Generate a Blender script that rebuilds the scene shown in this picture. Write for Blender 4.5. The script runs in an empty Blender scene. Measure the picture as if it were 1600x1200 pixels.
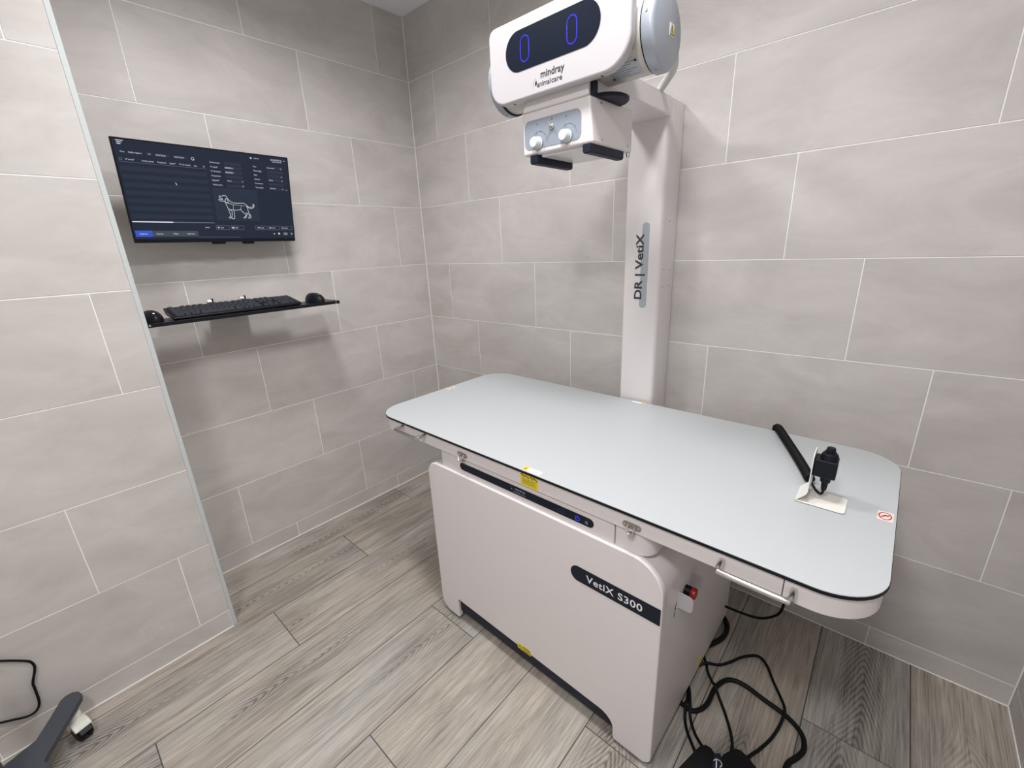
import bpy, bmesh, math, random
from mathutils import Vector, Matrix

random.seed(7)
scene = bpy.context.scene
COL = scene.collection
PI = math.pi

# ------------------------------------------------------------------ camera
CAM = Vector((2.091, -1.6273, 1.361))
YAW, PITCH, ROLL, FPX = 2.3035, -0.309, -0.045, 672.93
fw = Vector((math.cos(PITCH) * math.cos(YAW), math.cos(PITCH) * math.sin(YAW), math.sin(PITCH)))
rt = fw.cross(Vector((0, 0, 1))).normalized()
up = rt.cross(fw)
rt2 = rt * math.cos(ROLL) + up * math.sin(ROLL)
up2 = up * math.cos(ROLL) - rt * math.sin(ROLL)
cam_data = bpy.data.cameras.new('camera')
cam_data.sensor_width = 36.0
cam_data.lens = FPX * 36.0 / 1600.0
cam_data.clip_start = 0.02
cam = bpy.data.objects.new('camera', cam_data)
COL.objects.link(cam)
m = Matrix((rt2, up2, -fw)).transposed().to_4x4()
m.translation = CAM
cam.matrix_world = m
scene.camera = cam

# ------------------------------------------------------------------ world, lamps, exposure
scene.view_settings.view_transform = 'Standard'
scene.view_settings.look = 'None'
scene.view_settings.exposure = 0.10
scene.view_settings.gamma = 1.0
scene.view_settings.use_curve_mapping = False
world = bpy.data.worlds.new('world')
world.use_nodes = True
world.node_tree.nodes['Background'].inputs[0].default_value = (0.8, 0.85, 0.9, 1)
world.node_tree.nodes['Background'].inputs[1].default_value = 0.15
scene.world = world


def lamp(name, loc, size, watt, spread=168, col=(1.0, 0.990, 0.985)):
    d = bpy.data.lights.new(name, 'AREA')
    d.shape = 'DISK'
    d.size = size
    d.energy = watt
    d.color = col
    d.spread = math.radians(spread)
    o = bpy.data.objects.new(name, d)
    o.location = loc
    COL.objects.link(o)
    return o


lamp('ceiling_lamp', (0.86, -0.98, 2.45), 0.24, 12.0, 160)
lamp('ceiling_lamp', (1.72, -1.02, 2.45), 0.24, 12.5, 162)
lamp('ceiling_lamp', (1.95, -2.10, 2.45), 0.34, 22, 168)

# ------------------------------------------------------------------ materials
MATS = {}


def nodes_of(name):
    mt = bpy.data.materials.new(name)
    mt.use_nodes = True
    nt = mt.node_tree
    return mt, nt, nt.nodes, nt.links, nt.nodes['Principled BSDF']


def simple(name, col, rough=0.5, metal=0.0, noise=0.03, bump=0.0, scale=60.0, coat=0.0):
    """plain surface with a little procedural mottling and relief"""
    mt, nt, N, K, B = nodes_of(name)
    tc = N.new('ShaderNodeTexCoord')
    nz = N.new('ShaderNodeTexNoise')
    nz.inputs['Scale'].default_value = scale
    nz.inputs['Detail'].default_value = 4
    K.new(tc.outputs['Object'], nz.inputs['Vector'])
    mx = N.new('ShaderNodeMix')
    mx.data_type = 'RGBA'
    mx.inputs['A'].default_value = tuple(c * (1 - noise) for c in col) + (1,)
    mx.inputs['B'].default_value = tuple(min(1, c * (1 + noise)) for c in col) + (1,)
    K.new(nz.outputs['Fac'], mx.inputs['Factor'])
    K.new(mx.outputs['Result'], B.inputs['Base Color'])
    B.inputs['Roughness'].default_value = rough
    B.inputs['Metallic'].default_value = metal
    B.inputs['Coat Weight'].default_value = coat
    if bump:
        bp = N.new('ShaderNodeBump')
        bp.inputs['Strength'].default_value = bump
        bp.inputs['Distance'].default_value = 0.0006
        K.new(nz.outputs['Fac'], bp.inputs['Height'])
        K.new(bp.outputs['Normal'], B.inputs['Normal'])
    MATS[name] = mt
    return mt


def emit(name, col, strength=1.0):
    mt, nt, N, K, B = nodes_of(name)
    B.inputs['Base Color'].default_value = (0.005, 0.005, 0.008, 1)
    B.inputs['Roughness'].default_value = 0.35
    B.inputs['Emission Color'].default_value = col + (1,)
    B.inputs['Emission Strength'].default_value = strength
    MATS[name] = mt
    return mt


def tile_material(name, dark, light):
    mt, nt, N, K, B = nodes_of(name)
    tc = N.new('ShaderNodeTexCoord')
    oi = N.new('ShaderNodeObjectInfo')
    mul = N.new('ShaderNodeVectorMath'); mul.operation = 'SCALE'
    mul.inputs['Scale'].default_value = 37.0
    cmb = N.new('ShaderNodeCombineXYZ')
    for i in range(3):
        K.new(oi.outputs['Random'], cmb.inputs[i])
    K.new(cmb.outputs[0], mul.inputs[0])
    add = N.new('ShaderNodeVectorMath'); add.operation = 'ADD'
    K.new(tc.outputs['Object'], add.inputs[0]); K.new(mul.outputs[0], add.inputs[1])
    mp = N.new('ShaderNodeMapping')
    mp.inputs['Scale'].default_value = (1.0, 1.0, 2.2)
    K.new(add.outputs[0], mp.inputs['Vector'])
    n1 = N.new('ShaderNodeTexNoise'); n1.inputs['Scale'].default_value = 3.2
    n1.inputs['Detail'].default_value = 5; n1.inputs['Roughness'].default_value = 0.62
    n1.inputs['Distortion'].default_value = 0.6
    n2 = N.new('ShaderNodeTexNoise'); n2.inputs['Scale'].default_value = 34
    n2.inputs['Detail'].default_value = 6; n2.inputs['Roughness'].default_value = 0.7
    K.new(mp.outputs[0], n1.inputs['Vector']); K.new(mp.outputs[0], n2.inputs['Vector'])
    mr = N.new('ShaderNodeMapRange')
    mr.inputs['From Min'].default_value = 0.32; mr.inputs['From Max'].default_value = 0.68
    K.new(n1.outputs['Fac'], mr.inputs['Value'])
    ma = N.new('ShaderNodeMath'); ma.operation = 'MULTIPLY_ADD'
    ma.inputs[1].default_value = 0.35; ma.inputs[2].default_value = -0.17
    K.new(n2.outputs['Fac'], ma.inputs[0])
    ad = N.new('ShaderNodeMath'); ad.operation = 'ADD'; ad.use_clamp = True
    K.new(mr.outputs[0], ad.inputs[0]); K.new(ma.outputs[0], ad.inputs[1])
    mx = N.new('ShaderNodeMix'); mx.data_type = 'RGBA'
    mx.inputs['A'].default_value = dark + (1,); mx.inputs['B'].default_value = light + (1,)
    K.new(ad.outputs[0], mx.inputs['Factor'])
    K.new(mx.outputs['Result'], B.inputs['Base Color'])
    B.inputs['Roughness'].default_value = 0.5
    B.inputs['Specular IOR Level'].default_value = 0.35
    bp = N.new('ShaderNodeBump'); bp.inputs['Strength'].default_value = 0.12
    bp.inputs['Distance'].default_value = 0.001
    K.new(n2.outputs['Fac'], bp.inputs['Height']); K.new(bp.outputs['Normal'], B.inputs['Normal'])
    MATS[name] = mt


def plank_material(name):
    """grey-beige oak look porcelain: fine fibres, cathedral figures, knots, along local y"""
    mt, nt, N, K, B = nodes_of(name)

    def math_(op, a, b=None, clamp=False):
        n = N.new('ShaderNodeMath'); n.operation = op; n.use_clamp = clamp
        for i, v in enumerate((a, b)):
            if v is None: continue
            if isinstance(v, (int, float)): n.inputs[i].default_value = v
            else: K.new(v, n.inputs[i])
        return n.outputs[0]

    def noise(vec, scale, detail=4, rough=0.55, dist=0.0):
        n = N.new('ShaderNodeTexNoise'); n.inputs['Scale'].default_value = scale
        n.inputs['Detail'].default_value = detail; n.inputs['Roughness'].default_value = rough
        n.inputs['Distortion'].default_value = dist
        K.new(vec, n.inputs['Vector'])
        return n.outputs['Fac']

    def mapping(vec, sc):
        n = N.new('ShaderNodeMapping'); n.inputs['Scale'].default_value = sc
        K.new(vec, n.inputs['Vector'])
        return n.outputs[0]

    tc = N.new('ShaderNodeTexCoord'); oi = N.new('ShaderNodeObjectInfo')
    cmb = N.new('ShaderNodeCombineXYZ')
    r50 = math_('MULTIPLY', oi.outputs['Random'], 53.0)
    r9 = math_('MULTIPLY', oi.outputs['Random'], 91.0)
    K.new(r50, cmb.inputs[1]); K.new(r9, cmb.inputs[2])
    add = N.new('ShaderNodeVectorMath'); add.operation = 'ADD'
    K.new(tc.outputs['Object'], add.inputs[0]); K.new(cmb.outputs[0], add.inputs[1])
    v = add.outputs[0]
    # cathedral figure: nested arches along a wandering heart line
    sep = N.new('ShaderNodeSeparateXYZ'); K.new(tc.outputs['Object'], sep.inputs[0])
    wob = noise(mapping(v, (26, 7, 1)), 1.0, 4, 0.6)
    drift = math_('MULTIPLY', math_('SUBTRACT', noise(mapping(v, (.01, 1.3, 1)), 1.0, 2), 0.5), 0.16)
    u = math_('ADD', sep.outputs[0], drift)
    a2 = math_('SQRT', math_('ADD', math_('MULTIPLY', u, u), 0.00003))
    f = math_('ADD', sep.outputs[1], math_('MULTIPLY', a2, 2.9))
    f = math_('ADD', f, math_('MULTIPLY', wob, 0.030))
    ring = math_('SINE', math_('MULTIPLY', f, 205.0))
    ring = math_('POWER', math_('ADD', math_('MULTIPLY', ring, 0.5), 0.5), 1.8)
    near = N.new('ShaderNodeMapRange'); near.inputs['From Min'].default_value = 0.088
    near.inputs['From Max'].default_value = 0.010; near.interpolation_type = 'SMOOTHSTEP'
    K.new(math_('ADD', a2, math_('MULTIPLY', math_('SUBTRACT', wob, 0.5), 0.03)), near.inputs['Value'])
    mask = N.new('ShaderNodeMapRange'); mask.inputs['From Min'].default_value = 0.47
    mask.inputs['From Max'].default_value = 0.60
    K.new(noise(mapping(v, (.6, 1.1, 1)), 1.3, 2), mask.inputs['Value'])
    nm = math_('MULTIPLY', near.outputs[0], mask.outputs[0])
    ringm = math_('MULTIPLY', ring, nm)
    fib = noise(mapping(v, (300, 8.0, 1)), 1.0, 4, 0.6)
    fib2 = noise(mapping(v, (75, 3.2, 1)), 1.0, 5, 0.7, 0.5)
    cloud = noise(mapping(v, (9.0, 2.4, 1)), 1.0, 4, 0.6, 0.6)
    # base tone
    cr = N.new('ShaderNodeValToRGB')
    e = cr.color_ramp.elements
    e[0].position = 0.28; e[0].color = (0.120, 0.106, 0.091, 1)
    e[1].position = 0.72; e[1].color = (0.490, 0.438, 0.376, 1)
    tone = math_('ADD', math_('MULTIPLY', cloud, 0.50), math_('MULTIPLY', fib2, 0.50))
    tone = math_('ADD', tone, math_('MULTIPLY', math_('SUBTRACT', fib, 0.5), 0.58))
    tone = math_('ADD', tone, math_('MULTIPLY', math_('SUBTRACT', oi.outputs['Random'], 0.5), 0.05))
    tone = math_('ADD', tone, 0.055)
    tone = math_('SUBTRACT', tone, math_('MULTIPLY', nm, 0.02))
    tone = math_('SUBTRACT', tone, math_('MULTIPLY', ringm, 0.21))
    K.new(tone, cr.inputs['Fac'])
    # cool grey patches
    mx = N.new('ShaderNodeMix'); mx.data_type = 'RGBA'
    g = N.new('ShaderNodeMapRange'); g.inputs['From Min'].default_value = 0.42
    g.inputs['From Max'].default_value = 0.72; g.inputs['To Max'].default_value = 0.55
    K.new(noise(mapping(v, (4, 1.0, 3)), 1.0, 3), g.inputs['Value'])
    K.new(g.outputs[0], mx.inputs['Factor'])
    K.new(cr.outputs[0], mx.inputs['A'])
    bw = N.new('ShaderNodeRGBToBW'); K.new(cr.outputs[0], bw.inputs[0])
    cg = N.new('ShaderNodeCombineColor')
    K.new(math_('MULTIPLY', bw.outputs[0], 0.97), cg.inputs[0])
    K.new(math_('MULTIPLY', bw.outputs[0], 1.0), cg.inputs[1])
    K.new(math_('MULTIPLY', bw.outputs[0], 1.0), cg.inputs[2])
    K.new(cg.outputs[0], mx.inputs['B'])
    # knots
    vo = N.new('ShaderNodeTexVoronoi'); vo.inputs['Scale'].default_value = 1.0
    K.new(mapping(v, (5.0, 1.7, 1)), vo.inputs['Vector'])
    kn = N.new('ShaderNodeMapRange'); kn.inputs['From Min'].default_value = 0.10
    kn.inputs['From Max'].default_value = 0.03
    kd = math_('ADD', vo.outputs['Distance'], math_('MULTIPLY', math_('SUBTRACT', wob, 0.5), 0.14))
    K.new(kd, kn.inputs['Value'])
    mk = N.new('ShaderNodeMix'); mk.data_type = 'RGBA'
    mk.inputs['B'].default_value = (0.17, 0.16, 0.155, 1)
    K.new(math_('MULTIPLY', kn.outputs[0], 0.75), mk.inputs['Factor'])
    K.new(mx.outputs['Result'], mk.inputs['A'])
    K.new(mk.outputs['Result'], B.inputs['Base Color'])
    B.inputs['Roughness'].default_value = 0.48
    B.inputs['Specular IOR Level'].default_value = 0.4
    bp = N.new('ShaderNodeBump'); bp.inputs['Strength'].default_value = 0.25
    bp.inputs['Distance'].default_value = 0.0008
    K.new(fib, bp.inputs['Height']); K.new(bp.outputs['Normal'], B.inputs['Normal'])
    MATS[name] = mt


tile_material('wall_tile', (0.480, 0.452, 0.435), (0.592, 0.562, 0.544))
plank_material('plank')
simple('grout', (0.90, 0.88, 0.86), 0.8, bump=0.3, scale=300)
simple('floor_grout', (0.075, 0.075, 0.08), 0.8, bump=0.3, scale=300)
simple('ceiling_paint', (0.86, 0.88, 0.92), 0.85, bump=0.1, scale=200)
simple('wall_paint', (0.82, 0.81, 0.80), 0.85, bump=0.1, scale=200)
simple('edge_trim', (0.50, 0.54, 0.545), 0.4)
simple('white_enamel', (0.72, 0.685, 0.69), 0.38, bump=0.15, scale=500, noise=0.01, coat=0.15)
simple('white_shell', (0.515, 0.492, 0.512), 0.35, noise=0.01)
simple('laminate', (0.470, 0.495, 0.512), 0.42, bump=0.1, scale=700, noise=0.025)
simple('black_plastic', (0.006, 0.007, 0.011), 0.4, noise=0.2)
simple('black_rubber', (0.005, 0.005, 0.006), 0.55, noise=0.2, bump=0.2)
simple('black_metal', (0.007, 0.008, 0.012), 0.35, noise=0.1)
simple('key_plastic', (0.032, 0.036, 0.047), 0.5, noise=0.1)
simple('navy_gloss', (0.007, 0.011, 0.022), 0.30, noise=0.05)
simple('navy_matte', (0.012, 0.015, 0.030), 0.5, noise=0.08)
simple('charcoal_paint', (0.045, 0.052, 0.066), 0.6, noise=0.12, bump=0.4, scale=250)
simple('silver_cap', (0.40, 0.44, 0.50), 0.35, metal=0.25, noise=0.02)
simple('panel_grey', (0.26, 0.295, 0.35), 0.5, noise=0.02)
simple('cream_metal', (0.62, 0.60, 0.55), 0.35, noise=0.02)
simple('tube_grey', (0.50, 0.50, 0.48), 0.35, noise=0.02)
simple('steel', (0.62, 0.60, 0.58), 0.22, metal=1.0, noise=0.03)
simple('dull_steel', (0.42, 0.40, 0.38), 0.4, metal=1.0, noise=0.1)
simple('badge_grey', (0.36, 0.41, 0.43), 0.5, noise=0.02)
simple('ink', (0.030, 0.032, 0.040), 0.5)
simple('pale_ink', (0.75, 0.75, 0.78), 0.5)
simple('dim_ink', (0.30, 0.31, 0.35), 0.5)
simple('scale_ink', (0.13, 0.15, 0.20), 0.5)
simple('yellow_label', (0.80, 0.62, 0.02), 0.5)
simple('white_label', (0.85, 0.85, 0.83), 0.5)
simple('pink_label', (0.85, 0.66, 0.62), 0.5)
simple('label_grey', (0.50, 0.53, 0.57), 0.45)
simple('red_plastic', (0.30, 0.012, 0.012), 0.4)
simple('red_ink', (0.60, 0.04, 0.04), 0.5)
simple('blue_ink', (0.25, 0.45, 0.75), 0.5)
simple('knob_white', (0.62, 0.67, 0.68), 0.3)
simple('hose_white', (0.62, 0.62, 0.60), 0.5)
simple('caster_grey', (0.62, 0.62, 0.56), 0.45)
simple('clear_plastic', (0.70, 0.69, 0.70), 0.2)
simple('bracket_cream', (0.78, 0.77, 0.72), 0.4, noise=0.01)
emit('led_blue', (0.05, 0.045, 0.95), 0.9)
emit('led_dim', (0.01, 0.012, 0.10), 0.6)
emit('screen_base', (0.0135, 0.0190, 0.034), 1.0)
emit('screen_band', (0.0195, 0.0280, 0.044), 1.0)
emit('screen_field', (0.0240, 0.0300, 0.049), 1.0)
emit('screen_tab', (0.048, 0.065, 0.080), 1.0)
emit('screen_blue', (0.035, 0.085, 0.52), 1.0)
emit('screen_text', (0.50, 0.52, 0.60), 1.0)
emit('screen_dim', (0.16, 0.18, 0.23), 1.0)
emit('screen_white', (0.80, 0.82, 0.90), 1.0)
emit('screen_line', (0.62, 0.64, 0.70), 1.0)

for k in ('black_plastic', 'black_rubber', 'black_metal', 'key_plastic', 'navy_gloss', 'navy_matte'):
    MATS[k].node_tree.nodes['Principled BSDF'].inputs['Specular IOR Level'].default_value = 0.2
for k in MATS:
    if k.startswith('screen_'): MATS[k].node_tree.nodes['Principled BSDF'].inputs['Specular IOR Level'].default_value = 0.12

# ------------------------------------------------------------------ object helpers
ORG = {}


class MB:
    """collects faces of one mesh, in room coordinates"""

    def __init__(self):
        self.v = []; self.f = []

    def add(self, vs, fs):
        o = len(self.v)
        self.v += [tuple(x) for x in vs]
        self.f += [tuple(o + i for i in f) for f in fs]
        return self

    def box(self, x0, x1, y0, y1, z0, z1):
        vs = [(x, y, z) for z in (z0, z1) for y in (y0, y1) for x in (x0, x1)]
        return self.add(vs, [(0, 2, 3, 1), (4, 5, 7, 6), (0, 1, 5, 4), (2, 6, 7, 3), (0, 4, 6, 2), (1, 3, 7, 5)])

    def prism(self, poly, o, ex, ey, depth):
        """poly in the (ex, ey) plane at o, extruded by depth along ex x ey"""
        o = Vector(o); ex = Vector(ex); ey = Vector(ey); n = ex.cross(ey).normalized()
        k = len(poly)
        a = [o + ex * p[0] + ey * p[1] for p in poly]
        b = [p + n * depth for p in a]
        fs = [tuple(range(k - 1, -1, -1)), tuple(range(k, 2 * k))]
        fs += [(i, (i + 1) % k, k + (i + 1) % k, k + i) for i in range(k)]
        return self.add(a + b, fs)

    def face(self, poly, o, ex, ey):
        o = Vector(o); ex = Vector(ex); ey = Vector(ey)
        return self.add([o + ex * p[0] + ey * p[1] for p in poly], [tuple(range(len(poly)))])

    def loft(self, loops, cap=True):
        k = len(loops[0]); vs = [p for l in loops for p in l]; fs = []
        for j in range(len(loops) - 1):
            for i in range(k):
                a = j * k + i; b = j * k + (i + 1) % k
                fs.append((a, b, b + k, a + k))
        if cap:
            fs.append(tuple(range(k - 1, -1, -1))); fs.append(tuple((len(loops) - 1) * k + i for i in range(k)))
        return self.add(vs, fs)

    def lathe(self, prof, o, axis, seg=32):
        """prof: list of (radius, height along axis)"""
        ax = Vector(axis).normalized()
        t = Vector((0, 0, 1)) if abs(ax.z) < 0.9 else Vector((1, 0, 0))
        u = ax.cross(t).normalized(); w = ax.cross(u)
        o = Vector(o)
        return self.loft([[o + ax * h + (u * math.cos(2 * PI * i / seg) + w * math.sin(2 * PI * i / seg)) * max(r, 1e-5)
                           for i in range(seg)] for r, h in prof])

    def tube(self, pts, r, seg=10, smooth=6):
        if smooth: pts = spline(pts, smooth)
        pts = [Vector(p) for p in pts]
        loops = []; nrm = None
        for i, p in enumerate(pts):
            d = (pts[min(i + 1, len(pts) - 1)] - pts[max(i - 1, 0)]).normalized()
            if nrm is None:
                nrm = d.orthogonal().normalized()
            nrm = (nrm - d * nrm.dot(d)).normalized()
            b = d.cross(nrm)
            rr = r(i / (len(pts) - 1)) if callable(r) else r
            loops.append([p + (nrm * math.cos(2 * PI * k / seg) + b * math.sin(2 * PI * k / seg)) * rr for k in range(seg)])
        return self.loft(loops)

    def stroke(self, pts, w, o, ex, ey):
        """flat line of width w drawn in a plane"""
        for (a, b) in zip(pts[:-1], pts[1:]):
            dx, dy = b[0] - a[0], b[1] - a[1]
            l = math.hypot(dx, dy) or 1e-9
            tx, ty = dx / l * w * .35, dy / l * w * .35
            nx, ny = -dy / l * w / 2, dx / l * w / 2
            self.face([(a[0] - nx - tx, a[1] - ny - ty), (b[0] - nx + tx, b[1] - ny + ty),
                       (b[0] + nx + tx, b[1] + ny + ty), (a[0] + nx - tx, a[1] + ny - ty)], o, ex, ey)
        return self


def spline(P, n):
    P = [Vector(p) for p in P]; out = []
    for i in range(len(P) - 1):
        a = P[max(i - 1, 0)]; b = P[i]; c = P[i + 1]; d = P[min(i + 2, len(P) - 1)]
        for k in range(n):
            t = k / n
            out.append(0.5 * ((2 * b) + (c - a) * t + (2 * a - 5 * b + 4 * c - d) * t * t + (3 * b - a - 3 * c + d) * t ** 3))
    out.append(P[-1])
    return out


def rrect(x0, x1, y0, y1, r, seg=6):
    """rounded rectangle, counter-clockwise; r = number or (lower left, lower right, upper right, upper left)"""
    if not isinstance(r, (tuple, list)): r = (r,) * 4
    c = [(x0, y0, PI, r[0], 1, 1), (x1, y0, 1.5 * PI, r[1], -1, 1), (x1, y1, 0, r[2], -1, -1), (x0, y1, .5 * PI, r[3], 1, -1)]
    out = []
    for x, y, a, rr, sx, sy in c:
        if rr <= 1e-6: out.append((x, y)); continue
        cx, cy = x + sx * rr, y + sy * rr
        for k in range(seg + 1):
            t = a + .5 * PI * k / seg
            out.append((cx + rr * math.cos(t), cy + rr * math.sin(t)))
    return out


def circle(cx, cy, r, n=24, ry=None):
    ry = ry or r
    return [(cx + r * math.cos(2 * PI * i / n), cy + ry * math.sin(2 * PI * i / n)) for i in range(n)]


def org(o): return ORG[o.name] if o is not None else Vector((0, 0, 0))


def make(name, mb, mat, parent=None, bevel=0.0, seg=2, at=None, smooth=True, angle=35):
    g = org(parent)
    at = Vector(at) if at is not None else g
    me = bpy.data.meshes.new(name)
    me.from_pydata([tuple(Vector(v) - at) for v in mb.v], [], mb.f)
    me.update()
    bm = bmesh.new(); bm.from_mesh(me)
    bmesh.ops.recalc_face_normals(bm, faces=bm.faces) if bevel >= 0 else None
    bm.to_mesh(me); bm.free()
    me.materials.append(MATS[mat])
    if smooth:
        for p in me.polygons: p.use_smooth = True
        me.set_sharp_from_angle(angle=math.radians(angle))
    o = bpy.data.objects.new(name, me)
    COL.objects.link(o)
    o.location = at - g
    if parent is not None: o.parent = parent
    ORG[o.name] = at
    if bevel > 0:
        b = o.modifiers.new('bevel', 'BEVEL'); b.width = bevel; b.segments = seg
        b.limit_method = 'ANGLE'; b.angle_limit = math.radians(40); b.harden_normals = True
    return o


def flat(name, mb, mat, parent, **k):
    return make(name, mb, mat, parent, bevel=-1, smooth=False, **k)


def thing(name, label, cat, loc, rotz=0.0, group=None):
    o = bpy.data.objects.new(name, None)
    COL.objects.link(o); o.location = loc; o.rotation_euler = (0, 0, rotz)
    o.empty_display_size = 0.05
    o['label'] = label; o['category'] = cat
    if group: o['group'] = group
    ORG[o.name] = Vector(loc)
    return o


def tag(o, label, cat, group=None):
    o['label'] = label; o['category'] = cat
    if group: o['group'] = group
    return o


def struct(name, mb, mat, parent=None, **k):
    o = make(name, mb, mat, parent, **k); o['kind'] = 'structure'
    return o


def text_poly(body, size, bold=0.0, spacing=1.0):
    cu = bpy.data.curves.new('lettering', 'FONT')
    cu.body = body; cu.size = size; cu.offset = bold * size; cu.space_character = spacing
    cu.resolution_u = 3
    ob = bpy.data.objects.new('lettering_source', cu)
    COL.objects.link(ob)
    dg = bpy.context.evaluated_depsgraph_get()
    me = bpy.data.meshes.new_from_object(ob.evaluated_get(dg))
    vs = [(v.co.x, v.co.y) for v in me.vertices]; fs = [tuple(p.vertices) for p in me.polygons]
    bpy.data.objects.remove(ob); bpy.data.meshes.remove(me); bpy.data.curves.remove(cu)
    return vs, fs


def write(mb, body, o, ex, ey, height, width=None, bold=0.0, align='l', spacing=1.0):
    """lettering with capital height `height`, optionally squeezed to `width`"""
    vs, fs = text_poly(body, height / 0.727, bold, spacing)
    if not vs: return mb
    x0 = min(v[0] for v in vs); x1 = max(v[0] for v in vs)
    k = width / (x1 - x0) if width else 1.0
    sh = {'l': 0, 'c': -.5 * (x1 - x0) * k, 'r': -(x1 - x0) * k}[align]
    o = Vector(o); ex = Vector(ex); ey = Vector(ey)
    return mb.add([o + ex * ((x - x0) * k + sh) + ey * y for x, y in vs], fs)


# ------------------------------------------------------------------ room
ROOM_W, ROOM_H, FRONT = 2.5467, 2.4715, -3.2
SKIRT = 0.0777
PITCH_Z, PITCH_X = 0.302, 0.602
PIL_X, PIL_Y = 0.3649, -1.392

struct('floor', MB().box(-0.1, ROOM_W + 0.1, FRONT - 0.1, 0.1, -0.12, -0.0012), 'floor_grout', smooth=False)
struct('ceiling', MB().box(-0.1, ROOM_W + 0.1, FRONT - 0.1, 0.1, ROOM_H, ROOM_H + 0.1), 'ceiling_paint', smooth=False)
G = 0.0012
wl = struct('wall_left', MB().box(-0.1, -G, PIL_Y, 0.1, -0.0012, ROOM_H), 'grout', smooth=False)
wb = struct('wall_back', MB().box(-0.0005, ROOM_W + 0.0005, G, 0.1, -0.0012, ROOM_H), 'grout', smooth=False)
wr = struct('wall_right', MB().box(ROOM_W + G, ROOM_W + 0.1, FRONT, 0.1, -0.0012, ROOM_H), 'grout', smooth=False)
wp = struct('wall_near_left', MB().box(-0.1, PIL_X - G, FRONT, PIL_Y + 0.0105, -0.0012, ROOM_H), 'grout', smooth=False)
struct('wall_front', MB().box(PIL_X - 0.001, ROOM_W + 0.001, FRONT - 0.1, FRONT, -0.0012, ROOM_H), 'wall_paint', smooth=False)
bl = struct('baseboard_left', MB().box(-0.02, -G + 0.0002, PIL_Y + 0.011, 0.0, -0.001, SKIRT - 0.0035), 'grout', smooth=False)
bb = struct('baseboard_back', MB().box(0, ROOM_W, G - 0.0002, 0.02, -0.001, SKIRT - 0.0035), 'grout', smooth=False)
br = struct('baseboard_right', MB().box(ROOM_W + G - 0.0002, ROOM_W + 0.02, FRONT, 0, -0.001, SKIRT - 0.0035), 'grout', smooth=False)
bp_ = struct('baseboard_near_left', MB().box(PIL_X - 0.02, PIL_X - G + 0.0002, FRONT, PIL_Y, -0.001, SKIRT - 0.0035), 'grout', smooth=False)

TILE_MESH = {}


def slab_mesh(key, w, h, mat, axis):
    """one tile or plank: chamfered slab, centre at origin, its face at 0 on the given normal"""
    if key in TILE_MESH: return TILE_MESH[key]
    c = 0.0006; d = 0.0045
    # local plane coords (a, b), normal n
    a0, b0 = w / 2, h / 2
    lay = [(a0, b0, -d), (a0, b0, -c * .8), (a0 - c, b0 - c, 0)]
    vs = []
    for A, Bv, n in lay:
        for sa, sb in ((-1, -1), (1, -1), (1, 1), (-1, 1)):
            p = (sa * A, sb * Bv, n)
            if axis == 'x': vs.append((p[2], p[0], p[1]))
            elif axis == '-x': vs.append((-p[2], p[0], p[1]))
            elif axis == '-y': vs.append((p[0], -p[2], p[1]))
            else: vs.append((p[0], p[1], p[2]))
    fs = [(8, 9, 10, 11)] + [(j * 4 + i, j * 4 + (i + 1) % 4, j * 4 + 4 + (i + 1) % 4, j * 4 + 4 + i) for j in (0, 1) for i in range(4)]
    me = bpy.data.meshes.new('tile'); me.from_pydata(vs, [], fs)
    bm = bmesh.new(); bm.from_mesh(me); bmesh.ops.recalc_face_normals(bm, faces=bm.faces)
    # make sure the big face looks outwards
    bm.faces.ensure_lookup_table()
    out = {'x': Vector((1, 0, 0)), '-x': Vector((-1, 0, 0)), '-y': Vector((0, -1, 0)), 'z': Vector((0, 0, 1))}[axis]
    if bm.faces[0].normal.dot(out) < 0: bmesh.ops.reverse_faces(bm, faces=bm.faces)
    bm.to_mesh(me); bm.free()
    me.materials.append(MATS[mat])
    TILE_MESH[key] = me
    return me


def lay(parent, name, mat, axis, plane, a0, a1, b0, b1, gap):
    w, h = a1 - a0 - gap, b1 - b0 - gap
    if w < 0.004 or h < 0.004: return
    me = slab_mesh((axis, mat, round(w, 4), round(h, 4)), w, h, mat, axis)
    o = bpy.data.objects.new(name, me); COL.objects.link(o); o.parent = parent
    a, b = (a0 + a1) / 2, (b0 + b1) / 2
    dz = random.uniform(-.00025, .00015)
    if axis in ('x', '-x'): o.location = (plane + (dz if axis == 'x' else -dz), a, b)
    elif axis == '-y': o.location = (a, plane - dz, b)
    else: o.location = (a, b, plane + dz)


def tile_wall(parent, skirt, axis, plane, lo, hi, joint, skirt_joint):
    """running bond of 60 x 30 cm tiles; joint[row] = position of one vertical joint in that row"""
    for row in range(8):
        z0 = SKIRT + PITCH_Z * row
        z1 = min(z0 + PITCH_Z, ROOM_H + 0.0015)
        j = joint[row]
        k0 = math.floor((lo - j) / PITCH_X)
        x = j + k0 * PITCH_X
        while x < hi - 0.004:
            lay(parent, 'tile', 'wall_tile', axis, plane, max(x, lo - .0012), min(x + PITCH_X, hi + .0012), z0, z1, 0.0028)
            x += PITCH_X
    j = skirt_joint
    x = j + math.floor((lo - j) / PITCH_X) * PITCH_X
    while x < hi - 0.004:
        lay(skirt, 'tile', 'wall_tile', axis, plane, max(x, lo - .0012), min(x + PITCH_X, hi + .0012), 0.0005, SKIRT, 0.0030)
        x += PITCH_X


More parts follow.
